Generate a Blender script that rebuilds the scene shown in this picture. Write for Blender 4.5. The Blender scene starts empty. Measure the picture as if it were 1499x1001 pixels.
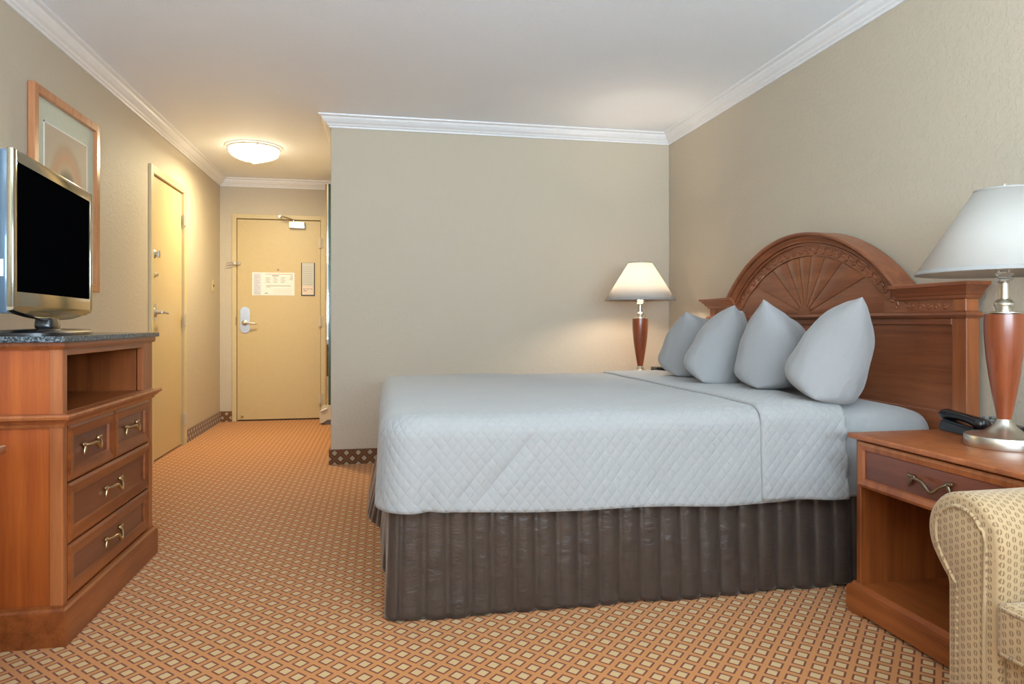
import bpy, bmesh, math, random
from mathutils import Vector, Matrix, noise
random.seed(7)
R = math.radians; PI = math.pi
sc = bpy.context.scene
COL = sc.collection

# ------------------------------------------------------------ camera, world, light, exposure
cam_d = bpy.data.cameras.new('camera'); cam = bpy.data.objects.new('camera', cam_d); COL.objects.link(cam)
cam_d.sensor_width = 36.0; cam_d.lens = 36.0*1000/1499; cam_d.shift_y = -28.5/1499
cam.location = (0, 0, 0.995); cam.rotation_euler = (R(90), 0, R(-10.95))
cam_d.clip_start = 0.05
sc.camera = cam
sc.view_settings.view_transform = 'Standard'; sc.view_settings.look = 'None'
sc.view_settings.gamma = 1.0; sc.view_settings.use_curve_mapping = False
sc.view_settings.exposure = 0.12
w = bpy.data.worlds.new('world'); sc.world = w; w.use_nodes = True
w.node_tree.nodes['Background'].inputs[0].default_value = (0.75, 0.86, 1.0, 1)
w.node_tree.nodes['Background'].inputs[1].default_value = 1.0

def light(name, kind, loc, power, color, rot=(0, 0, 0), **kw):
    d = bpy.data.lights.new(name, kind); d.energy = power; d.color = color
    for k, v in kw.items(): setattr(d, k, v)
    o = bpy.data.objects.new(name, d); COL.objects.link(o); o.location = loc; o.rotation_euler = rot
    return o
# daylight coming in at the big window behind the camera
light('window_daylight', 'AREA', (0.35, -1.63, 1.38), 415, (0.66, 0.85, 1.0), (R(156), 0, 0),
      shape='RECTANGLE', size=3.0, size_y=1.75)

# ------------------------------------------------------------ room measures
XL, XR, YF, YA, XC, H, YB = -1.572, 2.192, 7.27, 4.94, -0.338, 2.44, -1.6

# ------------------------------------------------------------ materials
def nmat(name):
    m = bpy.data.materials.new(name); m.use_nodes = True
    nt = m.node_tree; b = nt.nodes['Principled BSDF']
    return m, nt, b
def N(nt, t, **kw):
    n = nt.nodes.new(t)
    for k, v in kw.items(): setattr(n, k, v)
    return n
def L(nt, a, b): nt.links.new(a, b)
def math_n(nt, op, a, b=None, c=None):
    n = N(nt, 'ShaderNodeMath', operation=op)
    for i, v in enumerate((a, b, c)):
        if v is None: continue
        if isinstance(v, (int, float)): n.inputs[i].default_value = v
        else: L(nt, v, n.inputs[i])
    return n.outputs[0]
def mixc(nt, f, a, b):
    n = N(nt, 'ShaderNodeMix', data_type='RGBA')
    if isinstance(f, (int, float)): n.inputs[0].default_value = f
    else: L(nt, f, n.inputs[0])
    for i, v in ((6, a), (7, b)):
        if isinstance(v, tuple): n.inputs[i].default_value = v + (1,) if len(v) == 3 else v
        else: L(nt, v, n.inputs[i])
    return n.outputs[2]
def noise_n(nt, vec, scale, detail=2, rough=0.5):
    n = N(nt, 'ShaderNodeTexNoise'); n.inputs['Scale'].default_value = scale
    n.inputs['Detail'].default_value = detail; n.inputs['Roughness'].default_value = rough
    if vec is not None: L(nt, vec, n.inputs['Vector'])
    return n.outputs['Fac']
def ramp(nt, f, stops):
    n = N(nt, 'ShaderNodeValToRGB'); L(nt, f, n.inputs[0])
    e = n.color_ramp.elements
    while len(e) < len(stops): e.new(0.5)
    for i, (p, c) in enumerate(stops):
        e[i].position = p; e[i].color = (c, c, c, 1) if isinstance(c, (int, float)) else tuple(c) + (1,)
    return n.outputs[0]
def bump(nt, b, h, strength, dist):
    n = N(nt, 'ShaderNodeBump'); n.inputs['Strength'].default_value = strength
    n.inputs['Distance'].default_value = dist; L(nt, h, n.inputs['Height'])
    L(nt, n.outputs[0], b.inputs['Normal']); return n
def pos(nt): return N(nt, 'ShaderNodeNewGeometry').outputs['Position']
def objc(nt, scale=(1, 1, 1), out='Object'):
    t = N(nt, 'ShaderNodeTexCoord'); m = N(nt, 'ShaderNodeMapping'); m.inputs['Scale'].default_value = scale
    L(nt, t.outputs[out], m.inputs['Vector']); return m.outputs[0]

def plain(name, col, rough=0.5, metal=0.0, coat=0.0, **kw):
    m, nt, b = nmat(name)
    nz = noise_n(nt, objc(nt), 35, 3)
    c = mixc(nt, nz, tuple(v*0.94 for v in col), tuple(min(1, v*1.04) for v in col))
    L(nt, c, b.inputs['Base Color'])
    b.inputs['Roughness'].default_value = rough; b.inputs['Metallic'].default_value = metal
    b.inputs['Coat Weight'].default_value = coat
    for k, v in kw.items(): b.inputs[k].default_value = v
    return m
def wallmat(name, col, scale=55, depth=0.0022, lo=0.47, hi=0.60, strength=0.3):
    m, nt, b = nmat(name); p = pos(nt)
    n1 = noise_n(nt, p, scale, 3, 0.6); r = ramp(nt, n1, [(lo, 0), (hi, 1)])
    big = noise_n(nt, p, 1.4, 2)
    c = mixc(nt, big, tuple(v*0.97 for v in col), tuple(v*1.02 for v in col))
    L(nt, c, b.inputs['Base Color']); b.inputs['Roughness'].default_value = 0.62
    bump(nt, b, r, strength, depth); return m
def wood(name, c1, c2, grain='Z', rough=0.33, coat=0.25):
    m, nt, b = nmat(name)
    s = {'Z': (26, 26, 1.3), 'Y': (26, 1.3, 26), 'X': (1.3, 26, 26)}[grain]
    v = objc(nt, s); n1 = noise_n(nt, v, 1.0, 5, 0.6); v2 = objc(nt, tuple(q*5 for q in s)); n2 = noise_n(nt, v2, 1.0, 3, 0.7)
    n3 = noise_n(nt, objc(nt), 2.6, 2)
    f = math_n(nt, 'ADD', math_n(nt, 'MULTIPLY', n1, 0.55), math_n(nt, 'MULTIPLY', n2, 0.2))
    f = math_n(nt, 'ADD', f, math_n(nt, 'MULTIPLY', n3, 0.3))
    f = ramp(nt, f, [(0.36, 0), (0.66, 1)])
    L(nt, mixc(nt, f, c1, c2), b.inputs['Base Color'])
    b.inputs['Roughness'].default_value = rough; b.inputs['Coat Weight'].default_value = coat
    b.inputs['Coat Roughness'].default_value = 0.2
    bump(nt, b, n2, 0.12, 0.0006); return m
def lattice(name, cream, dark, band, period, plane, thr=(0.25, 0.355), origin=(0, 0), fuzz=0.05, bd=0.003):
    """diamonds in a diagonal lattice, woven; plane 'floor' = (x,y); 'wall' = (x+y, z)"""
    m, nt, b = nmat(name); p = pos(nt)
    sp = N(nt, 'ShaderNodeSeparateXYZ'); L(nt, p, sp.inputs[0])
    x, y, z = sp.outputs
    if plane == 'wall': a = math_n(nt, 'ADD', x, y); c = z
    else: a = x; c = y
    a = math_n(nt, 'SUBTRACT', a, origin[0]); c = math_n(nt, 'SUBTRACT', c, origin[1])
    if not isinstance(period, tuple): period = (period, period)
    a = math_n(nt, 'DIVIDE', a, period[0]); c = math_n(nt, 'DIVIDE', c, period[1]); k = 1.0
    u = math_n(nt, 'MULTIPLY', math_n(nt, 'ADD', a, c), k); v = math_n(nt, 'MULTIPLY', math_n(nt, 'SUBTRACT', a, c), k)
    nz = noise_n(nt, p, 420, 2)
    def cell(q):
        q = math_n(nt, 'ADD', q, 0.5); q = math_n(nt, 'FRACT', q); q = math_n(nt, 'SUBTRACT', q, 0.5)
        return math_n(nt, 'ABSOLUTE', q)
    mm = math_n(nt, 'MAXIMUM', cell(u), cell(v))
    mm = math_n(nt, 'ADD', mm, math_n(nt, 'MULTIPLY', math_n(nt, 'SUBTRACT', nz, 0.5), fuzz))
    # stepped (stitched) edge of the dark outline
    inner = ramp(nt, mm, [(thr[0]-0.012, 0), (thr[0]+0.012, 1)])
    outer = ramp(nt, mm, [(thr[1]-0.014, 0), (thr[1]+0.014, 1)])
    nz2 = noise_n(nt, p, 900, 2)
    cr = mixc(nt, nz2, tuple(q*0.8 for q in cream), tuple(q*1.15 for q in cream))
    bn = mixc(nt, nz2, tuple(q*0.82 for q in band), tuple(q*1.12 for q in band))
    c1 = mixc(nt, inner, cr, dark); c2 = mixc(nt, outer, c1, bn)
    L(nt, c2, b.inputs['Base Color']); b.inputs['Roughness'].default_value = 0.95
    b.inputs['Specular IOR Level'].default_value = 0.1
    b.inputs['Sheen Weight'].default_value = 0.15
    hh = math_n(nt, 'ADD', math_n(nt, 'MULTIPLY', nz2, 0.6), math_n(nt, 'MULTIPLY', inner, -0.5))
    bump(nt, b, hh, 0.6, bd)
    return m

M = {}
M['wall'] = wallmat('wall_paint', (0.56, 0.475, 0.36))
M['ceiling'] = wallmat('ceiling_texture', (0.93, 0.96, 1.0), 120, 0.003, 0.42, 0.62, 0.55)
M['crown'] = plain('crown_white', (0.84, 0.83, 0.83), 0.35)
M['door'] = plain('door_paint', (0.60, 0.45, 0.23), 0.4)
M['frame_paint'] = plain('door_frame_paint', (0.62, 0.49, 0.27), 0.42)
M['carpet'] = lattice('carpet', (0.66, 0.42, 0.195), (0.20, 0.040, 0.010), (0.60, 0.235, 0.065), (0.0735, 0.077), 'floor', origin=(-0.0433, 2.114))
M['carpet_base'] = lattice('carpet_base', (0.46, 0.36, 0.25), (0.09, 0.028, 0.012), (0.20, 0.09, 0.04), 0.081, 'wall', thr=(0.25, 0.34))
CH1, CH2 = (0.13, 0.027, 0.006), (0.37, 0.100, 0.023)
M['wood_v'] = wood('cherry_vertical', CH1, CH2, 'Z')
M['wood_h'] = wood('cherry_along', CH1, CH2, 'Y')
M['wood_x'] = wood('cherry_across', CH1, CH2, 'X')
M['lit_side_v'] = wood('cherry_lit_side', (0.25, 0.042, 0.008), (0.48, 0.112, 0.018), 'Z', 0.4, 0.12)  # same cherry made brighter: light on the dresser sides put into the colour
M['panel_h'] = wood('cherry_dark_panel', (0.11, 0.028, 0.014), (0.23, 0.064, 0.027), 'Y', 0.3, 0.35)
M['head_h'] = wood('headboard_cherry', (0.17, 0.048, 0.019), (0.36, 0.115, 0.045), 'Y', 0.35, 0.2)
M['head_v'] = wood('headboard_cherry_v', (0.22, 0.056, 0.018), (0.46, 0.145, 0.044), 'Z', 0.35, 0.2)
M['lampwood'] = wood('lamp_cherry', (0.17, 0.034, 0.011), (0.34, 0.085, 0.028), 'Z', 0.28, 0.4)
M['nickel'] = plain('brushed_nickel', (0.66, 0.62, 0.54), 0.3, 1.0)
M['steel'] = plain('steel', (0.55, 0.57, 0.6), 0.28, 1.0)
M['brass'] = plain('antique_brass', (0.62, 0.48, 0.27), 0.3, 1.0)
M['darkbrass'] = plain('dark_brass', (0.24, 0.18, 0.12), 0.35, 1.0)
M['blackp'] = plain('black_plastic', (0.012, 0.012, 0.014), 0.25, 0, 0.3)
M['tvback_sheen'] = plain('tv_back_blue_sheen', (0.05, 0.10, 0.16), 0.22, 0.3, 0.8)  # blue is the window's reflection on the casing, put into its colour
M['bezel'] = plain('tv_bezel', (0.32, 0.29, 0.225), 0.12, 0.95)
M['screen'] = plain('tv_screen', (0.002, 0.002, 0.0025), 0.3)
M['screen'].node_tree.nodes['Principled BSDF'].inputs['Specular IOR Level'].default_value = 0.0
M['paper'] = plain('paper', (0.82, 0.8, 0.76), 0.6)
M['ink'] = plain('ink', (0.22, 0.2, 0.2), 0.6)
M['redink'] = plain('red_ink', (0.5, 0.12, 0.1), 0.6)
M['pinkpaper'] = plain('pale_pink_paper', (0.74, 0.6, 0.52), 0.6)
M['black'] = plain('matt_black', (0.02, 0.02, 0.02), 0.5)
M['shadow'] = plain('gap_shade', (0.05, 0.03, 0.015), 0.9)  # dark colour standing in for the shade in door and drawer gaps
M['beige'] = plain('beige_enamel', (0.60, 0.50, 0.36), 0.45)
M['pictureframe'] = wood('picture_frame_wood', (0.42, 0.14, 0.05), (0.60, 0.27, 0.12), 'Z', 0.25, 0.4)
M['mat'] = plain('picture_mat', (0.60, 0.62, 0.50), 0.7)
M['brownline'] = plain('dark_trim', (0.2, 0.19, 0.18), 0.5)

# granite
m, nt, b = nmat('granite'); v = pos(nt)
n1 = noise_n(nt, v, 190, 4, 0.8); n2 = noise_n(nt, v, 60, 3)
f = ramp(nt, n1, [(0.47, 0), (0.62, 1)])
c = mixc(nt, f, (0.018, 0.022, 0.026), (0.22, 0.26, 0.29)); L(nt, c, b.inputs['Base Color'])
b.inputs['Roughness'].default_value = 0.14; M['granite'] = m

# white bed linen: plain and quilted
def linen(name, col, quilt):
    m, nt, b = nmat(name)
    L(nt, mixc(nt, noise_n(nt, objc(nt), 3, 2), tuple(q*0.98 for q in col), col), b.inputs['Base Color'])
    b.inputs['Roughness'].default_value = 0.8; b.inputs['Sheen Weight'].default_value = 0.25
    b.inputs['Specular IOR Level'].default_value = 0.2
    if quilt:
        uv = N(nt, 'ShaderNodeTexCoord').outputs['UV']
        sp = N(nt, 'ShaderNodeSeparateXYZ'); L(nt, uv, sp.inputs[0])
        dn = noise_n(nt, objc(nt), 14, 2)
        u = math_n(nt, 'ADD', math_n(nt, 'MULTIPLY', sp.outputs[0], 2*PI/0.038), math_n(nt, 'MULTIPLY', dn, 0.9))
        vv = math_n(nt, 'ADD', math_n(nt, 'MULTIPLY', sp.outputs[1], 2*PI/0.046), math_n(nt, 'MULTIPLY', dn, 0.7))
        a = math_n(nt, 'COSINE', math_n(nt, 'ADD', u, vv)); c = math_n(nt, 'COSINE', math_n(nt, 'SUBTRACT', u, vv))
        a = math_n(nt, 'ABSOLUTE', math_n(nt, 'SINE', math_n(nt, 'MULTIPLY', math_n(nt, 'ADD', u, vv), 0.5)))
        c = math_n(nt, 'ABSOLUTE', math_n(nt, 'SINE', math_n(nt, 'MULTIPLY', math_n(nt, 'SUBTRACT', u, vv), 0.5)))
        h = math_n(nt, 'POWER', math_n(nt, 'MULTIPLY', a, c), 0.55)
        wr = noise_n(nt, objc(nt, (9, 9, 3)), 1.6, 3)
        h = math_n(nt, 'ADD', h, math_n(nt, 'MULTIPLY', wr, 1.0))
        bump(nt, b, h, 0.45, 0.0045)
    else:
        wr = noise_n(nt, objc(nt, (1, 1, 0.6)), 6.5, 4, 0.55); bump(nt, b, wr, 0.6, 0.03)
    return m
M['coverlet'] = linen('coverlet_quilted', (0.37, 0.36, 0.35), True)
M['sheet'] = linen('sheet_white', (0.37, 0.36, 0.35), False)
M['pillow'] = linen('pillowcase_white', (0.34, 0.33, 0.325), False)

# bed skirt satin
m, nt, b = nmat('brown_satin')
wv = noise_n(nt, objc(nt, (14, 14, 5)), 2.2, 4, 0.65)
c = mixc(nt, wv, (0.036, 0.025, 0.020), (0.080, 0.056, 0.044)); L(nt, c, b.inputs['Base Color'])
b.inputs['Roughness'].default_value = 0.32; b.inputs['Sheen Weight'].default_value = 0.3
b.inputs['Sheen Roughness'].default_value = 0.35; b.inputs['Specular IOR Level'].default_value = 0.6
wr = noise_n(nt, objc(nt, (7, 7, 16)), 1.5, 4, 0.6)
wr2 = ramp(nt, wr, [(0.40, 0), (0.5, 1), (0.60, 0.1)])
bump(nt, b, wr, 0.4, 0.014); M['satin'] = m

# lamp shade linen (translucent)
def shade(name):
    m, nt, b = nmat(name)
    out = nt.nodes['Material Output']
    v = objc(nt, (1, 1, 1)); n1 = noise_n(nt, objc(nt, (30, 30, 400)), 1, 3)
    c = mixc(nt, n1, (0.58, 0.55, 0.51), (0.66, 0.63, 0.59))
    L(nt, c, b.inputs['Base Color']); b.inputs['Roughness'].default_value = 0.85
    tr = N(nt, 'ShaderNodeBsdfTranslucent'); tr.inputs[0].default_value = (0.90, 0.85, 0.77, 1)
    mx = N(nt, 'ShaderNodeMixShader'); mx.inputs[0].default_value = 0.45
    L(nt, b.outputs[0], mx.inputs[1]); L(nt, tr.outputs[0], mx.inputs[2]); L(nt, mx.outputs[0], out.inputs[0])
    return m
M['shade'] = shade('lamp_shade_linen')
def emit(name, col, s):
    m, nt, b = nmat(name); b.inputs['Base Color'].default_value = col + (1,)
    b.inputs['Emission Color'].default_value = col + (1,); b.inputs['Emission Strength'].default_value = s
    return m
M['bowl'] = emit('lit_glass_bowl', (1.0, 0.88, 0.62), 9.0)
M['bulb'] = emit('lit_bulb', (1.0, 0.86, 0.66), 12.0)
M['bulb_off'] = plain('white_bulb', (0.8, 0.8, 0.78), 0.25)
m, nt, b = nmat('clear_glass'); b.inputs['Transmission Weight'].default_value = 0.9
b.inputs['Roughness'].default_value = 0.05; b.inputs['Base Color'].default_value = (0.95, 0.95, 0.93, 1); M['glass'] = m
m, nt, b = nmat('mirror'); b.inputs['Metallic'].default_value = 1; b.inputs['Roughness'].default_value = 0.03
b.inputs['Base Color'].default_value = (0.86, 0.93, 0.90, 1); M['mirror'] = m

# armchair fabric : staggered split ovals, UV in metres
m, nt, b = nmat('armchair_fabric')
uv = N(nt, 'ShaderNodeTexCoord').outputs['UV']; sp = N(nt, 'ShaderNodeSeparateXYZ'); L(nt, uv, sp.inputs[0])
cw, chh = 0.0155, 0.0165
u = math_n(nt, 'DIVIDE', sp.outputs[0], cw); colid = math_n(nt, 'FLOOR', u)
par = math_n(nt, 'MULTIPLY', math_n(nt, 'MODULO', math_n(nt, 'ABSOLUTE', colid), 2.0), 0.5)
v = math_n(nt, 'ADD', math_n(nt, 'DIVIDE', sp.outputs[1], chh), par)
fu = math_n(nt, 'SUBTRACT', math_n(nt, 'FRACT', u), 0.5); fv = math_n(nt, 'SUBTRACT', math_n(nt, 'FRACT', v), 0.5)
r2 = math_n(nt, 'ADD', math_n(nt, 'POWER', math_n(nt, 'DIVIDE', fu, 0.31), 2.0), math_n(nt, 'POWER', math_n(nt, 'DIVIDE', fv, 0.36), 2.0))
ins = math_n(nt, 'LESS_THAN', r2, 1.0)
slit = math_n(nt, 'GREATER_THAN', math_n(nt, 'ABSOLUTE', math_n(nt, 'SUBTRACT', fu, math_n(nt, 'MULTIPLY', fv, 0.18))), 0.055)
core = math_n(nt, 'GREATER_THAN', r2, 0.16)
dots = math_n(nt, 'MULTIPLY', math_n(nt, 'MULTIPLY', ins, slit), math_n(nt, 'MAXIMUM', core, 0.35))
wn = noise_n(nt, objc(nt), 700, 2)
bg = mixc(nt, wn, (0.37, 0.24, 0.12), (0.48, 0.325, 0.165))
L(nt, mixc(nt, dots, bg, (0.22, 0.125, 0.055)), b.inputs['Base Color'])
b.inputs['Roughness'].default_value = 0.85; b.inputs['Sheen Weight'].default_value = 0.2
bump(nt, b, wn, 0.3, 0.001); M['fabric'] = m

# framed print: a soft plain arch in sepia (object coordinates, y = across, z = up)
m, nt, b = nmat('arch_print'); t = N(nt, 'ShaderNodeTexCoord'); sp = N(nt, 'ShaderNodeSeparateXYZ'); L(nt, t.outputs['Object'], sp.inputs[0])
nz = noise_n(nt, t.outputs['Object'], 9, 4, 0.6)
off = math_n(nt, 'MULTIPLY', math_n(nt, 'SUBTRACT', nz, 0.5), 0.06)
yy = math_n(nt, 'ADD', math_n(nt, 'SUBTRACT', sp.outputs[1], 0.0), off)
zz = sp.outputs[2]
def archd(cy, cz, k=1.35):
    ay = math_n(nt, 'ABSOLUTE', math_n(nt, 'SUBTRACT', yy, cy))
    az = math_n(nt, 'MULTIPLY', math_n(nt, 'MAXIMUM', math_n(nt, 'SUBTRACT', zz, cz), 0.0), 1/k)
    return math_n(nt, 'SQRT', math_n(nt, 'ADD', math_n(nt, 'POWER', ay, 2.0), math_n(nt, 'POWER', az, 2.0)))
d1 = archd(0.0, 0.46)
g = ramp(nt, d1, [(0.085, (0.11, 0.085, 0.055)), (0.115, (0.46, 0.30, 0.17)), (0.15, (0.50, 0.24, 0.12)), (0.185, (0.42, 0.27, 0.17)), (0.215, (0.47, 0.37, 0.27))])
L(nt, mixc(nt, math_n(nt, 'MULTIPLY', nz, 0.3), g, (0.52, 0.42, 0.30)), b.inputs['Base Color'])
b.inputs['Roughness'].default_value = 0.6; M['print'] = m

# ------------------------------------------------------------ helpers
OFF = {}
def finish(name, bm, mat, parent=None, smooth=False, origin=None, uvbox=False, auto=None, tf=None):
    """link bm (coordinates in the parent's frame if tf given, else world) as one mesh object"""
    bmesh.ops.recalc_face_normals(bm, faces=bm.faces)
    if uvbox:
        uvl = bm.loops.layers.uv.verify()
        for f in bm.faces:
            n = f.normal; a = max(range(3), key=lambda i: abs(n[i]))
            for l in f.loops:
                c = l.vert.co; l[uvl].uv = {0: (c.y, c.z), 1: (c.x, c.z), 2: (c.x, c.y)}[a]
    if parent is not None: base = OFF.get(parent.name, Vector((0, 0, 0)))
    elif origin is not None: base = Vector(origin)
    else:
        xs = [v.co for v in bm.verts]
        base = Vector(((min(c.x for c in xs)+max(c.x for c in xs))/2, (min(c.y for c in xs)+max(c.y for c in xs))/2, min(c.z for c in xs)))
    for v in bm.verts: v.co -= base
    me = bpy.data.meshes.new(name); bm.to_mesh(me); bm.free()
    me.materials.append(mat)
    o = bpy.data.objects.new(name, me); COL.objects.link(o)
    if parent is not None: o.parent = parent
    else: o.location = base
    OFF[o.name] = base
    if smooth:
        for p in me.polygons: p.use_smooth = True
        if auto:
            try: me.set_sharp_from_angle(angle=R(auto))
            except Exception: pass
    return o
def tag(o, label, cat, group=None):
    o['label'] = label; o['category'] = cat
    if group: o['group'] = group
    return o
def thing(name, loc, label, cat, group=None):
    o = bpy.data.objects.new(name, None); COL.objects.link(o); o.location = loc
    o.empty_display_size = 0.05
    OFF[o.name] = Vector(loc); return tag(o, label, cat, group)
def struct(o): o['kind'] = 'structure'; return o
def lab(o, s): o['label'] = s; return o
def dup(root, loc, rot=None, label=None):
    def cp(o, parent=None):
        c = o.copy(); COL.objects.link(c)
        if parent: c.parent = parent
        for ch in list(o.children): cp(ch, c)
        return c
    r = cp(root); r.location = loc
    if rot is not None: r.rotation_euler = rot
    if label: r['label'] = label
    return r
def B(): return bmesh.new()
def bx(bm, x0, x1, y0, y1, z0, z1, bev=0.0, seg=1):
    vs = [bm.verts.new((x, y, z)) for x in (x0, x1) for y in (y0, y1) for z in (z0, z1)]
    f = [(0, 1, 3, 2), (4, 6, 7, 5), (0, 4, 5, 1), (2, 3, 7, 6), (0, 2, 6, 4), (1, 5, 7, 3)]
    fs = [bm.faces.new([vs[i] for i in q]) for q in f]
    if bev:
        es = list({e for q in fs for e in q.edges})
        bmesh.ops.bevel(bm, geom=es, offset=bev, segments=seg, profile=0.7, affect='EDGES')
    return bm
def poly_prism(bm, pts, axis, a0, a1):
    """extrude polygon pts (2D) along axis: 'X' -> pts=(y,z); 'Y' -> (x,z); 'Z' -> (x,y)"""
    def P(p, a): return {'X': (a, p[0], p[1]), 'Y': (p[0], a, p[1]), 'Z': (p[0], p[1], a)}[axis]
    v0 = [bm.verts.new(P(p, a0)) for p in pts]; v1 = [bm.verts.new(P(p, a1)) for p in pts]
    bm.faces.new(v0); bm.faces.new(v1[::-1]); n = len(pts)
    for i in range(n): bm.faces.new((v0[i], v0[(i+1) % n], v1[(i+1) % n], v1[i]))
    return bm
def lathe(bm, prof, seg=48, c=(0, 0, 0), cap=True):
    rings = []
    for r, z in prof:
        if r < 1e-5: rings.append([bm.verts.new((c[0], c[1], c[2]+z))])
        else: rings.append([bm.verts.new((c[0]+r*math.cos(2*PI*i/seg), c[1]+r*math.sin(2*PI*i/seg), c[2]+z)) for i in range(seg)])
    for a, b_ in zip(rings, rings[1:]):
        for i in range(seg):
            j = (i+1) % seg
            if len(a) == 1 and len(b_) == 1: continue
            if len(a) == 1: bm.faces.new((a[0], b_[i], b_[j]))
            elif len(b_) == 1: bm.faces.new((a[i], a[j], b_[0]))
            else: bm.faces.new((a[i], a[j], b_[j], b_[i]))
    if cap:
        for r in (rings[0], rings[-1]):
            if len(r) > 2: bm.faces.new(r)
    return bm
def tube(bm, pts, rad, seg=10):
    pts = [Vector(p) for p in pts]; n = len(pts)
    if isinstance(rad, (int, float)): rad = [rad]*n
    rings = []; up = Vector((0.13, 0.21, 0.97))
    for i, p in enumerate(pts):
        d = (pts[min(i+1, n-1)]-pts[max(i-1, 0)]).normalized()
        a = d.cross(up)
        if a.length < 1e-3: a = d.cross(Vector((1, 0, 0)))
        a.normalize(); c = d.cross(a).normalized()
        rings.append([bm.verts.new(p+(a*math.cos(2*PI*k/seg)+c*math.sin(2*PI*k/seg))*rad[i]) for k in range(seg)])
    for r0, r1 in zip(rings, rings[1:]):
        for k in range(seg): bm.faces.new((r0[k], r0[(k+1) % seg], r1[(k+1) % seg], r1[k]))
    bm.faces.new(rings[0]); bm.faces.new(rings[-1]); return bm
def ellipsoid(bm, c, r, rotm=None, seg=12, rings=8):
    m = Matrix.Translation(c) @ (rotm.to_4x4() if rotm else Matrix.Identity(4)) @ Matrix.Diagonal((r[0], r[1], r[2], 1))
    bmesh.ops.create_uvsphere(bm, u_segments=seg, v_segments=rings, radius=1, matrix=m); return bm
def sweep(bm, path, prof, closed=False):
    """sweep profile [(out, z)] along plan path; 'out' is to the RIGHT of travel, mitred"""
    n = len(path); rings = []
    for i, p in enumerate(path):
        p = Vector(p); ds = []
        if closed or i > 0: ds.append((p-Vector(path[i-1])).normalized())
        if closed or i < n-1: ds.append((Vector(path[(i+1) % n])-p).normalized())
        ns = [Vector((d.y, -d.x)) for d in ds]
        nn = sum(ns, Vector((0, 0)))/len(ns); k = 1/max(0.2, nn.length_squared)
        off = nn*k
        rings.append([bm.verts.new((p.x+off.x*o, p.y+off.y*o, z)) for o, z in prof])
    m_ = len(prof); rng = range(n if closed else n-1)
    for i in rng:
        a, b_ = rings[i], rings[(i+1) % n]
        for k in range(m_): bm.faces.new((a[k], a[(k+1) % m_], b_[(k+1) % m_], b_[k]))
    if not closed: bm.faces.new(rings[0]); bm.faces.new(rings[-1])
    return bm

# ------------------------------------------------------------ the room
T = 0.1
bm = B(); bx(bm, XL-T, XR+T, YB-0.7, YF+T, -T, 0); struct(finish('floor', bm, M['carpet']))
bm = B(); bx(bm, XL-T, XR+T, YB-T, YF+T, H, H+T); struct(finish('ceiling', bm, M['ceiling']))
# left wall with the opening of the connecting door
D3 = (5.187, 5.946)
bm = B(); bx(bm, XL-T, XL, YB-T, D3[0]-0.012, 0, H); bx(bm, XL-T, XL, D3[1]+0.012, YF+T, 0, H); bx(bm, XL-T, XL, D3[0]-0.012, D3[1]+0.012, 2.052, H)
struct(finish('wall_left', bm, M['wall']))
bm = B(); bx(bm, XR, XR+T, YB-T, YF+T, 0, H); struct(finish('wall_right', bm, M['wall']))
DE = (-1.409, -0.600)
bm = B(); bx(bm, XL, DE[0]-0.012, YF, YF+T, 0, H); bx(bm, DE[1]+0.012, XR, YF, YF+T, 0, H); bx(bm, DE[0]-0.012, DE[1]+0.012, YF, YF+T, 2.05, H)
struct(finish('wall_far', bm, M['wall']))
bm = B(); bx(bm, XC, XR, YA, YF, 0, H, 0.004); struct(finish('wall_alcove', bm, M['wall']))
# rear wall with window
bm = B(); bx(bm, XL, XR, YB-T, YB, 0, 0.45); bx(bm, XL, XR, YB-T, YB, 2.3, H); bx(bm, XL, -1.25, YB-T, YB, 0.45, 2.3); bx(bm, 1.95, XR, YB-T, YB, 0.45, 2.3)
struct(finish('wall_rear', bm, M['wall']))
bm = B()
for x in (-1.25, 0.33, 1.91): bx(bm, x, x+0.04, YB-0.09, YB-0.045, 0.45, 2.3)
for z in (0.45, 2.26): bx(bm, -1.25, 1.95, YB-0.09, YB-0.045, z, z+0.04)
struct(finish('window_1', bm, M['brownline']))
# crown
cp = [(0, H-0.08), (0.010, H-0.08), (0.013, H-0.070), (0.022, H-0.064), (0.026, H-0.056), (0.040, H-0.046), (0.055, H-0.028), (0.060, H-0.016), (0.070, H-0.013), (0.078, H-0.009), (0.08, H-0.0005), (0, H-0.0005)]
bm = B(); sweep(bm, [(XL, YB), (XL, YF), (XC, YF), (XC, YA), (XR, YA), (XR, YB)], cp)
struct(finish('trim_1', bm, M['crown']))
# carpeted baseboards
bp = [(0, 0), (0.012, 0), (0.012, 0.100), (0.009, 0.105), (0, 0.105)]
bm = B(); sweep(bm, [(XL, YB), (XL, 5.115)], bp); sweep(bm, [(XL, 6.03), (XL, YF-0.0125)], bp); struct(finish('baseboard_left', bm, M['carpet_base']))
bm = B(); sweep(bm, [(XL, YF), (-1.46, YF)], bp); struct(finish('baseboard_far', bm, M['carpet_base']))
bm = B(); sweep(bm, [(XC, 6.8), (XC, YA), (XR-0.013, YA)], bp); struct(finish('baseboard_alcove', bm, M['carpet_base']))
bm = B(); sweep(bm, [(XR, YA), (XR, YB)], bp); struct(finish('baseboard_right', bm, M['carpet_base']))

# ------------------------------------------------------------ doors
def hinge_bm(along, x, y, z):
    bm = B()
    if along == 'Y': bx(bm, x-0.002, x+0.006, y-0.022, y+0.022, z-0.05, z+0.05, 0.001); tube(bm, [(x+0.010, y, z-0.052), (x+0.010, y, z+0.052)], 0.0065, 8)
    else: bx(bm, x-0.022, x+0.022, y-0.006, y+0.002, z-0.05, z+0.05, 0.001); tube(bm, [(x, y-0.010, z-0.052), (x, y-0.010, z+0.052)], 0.0065, 8)
    return bm
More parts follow.
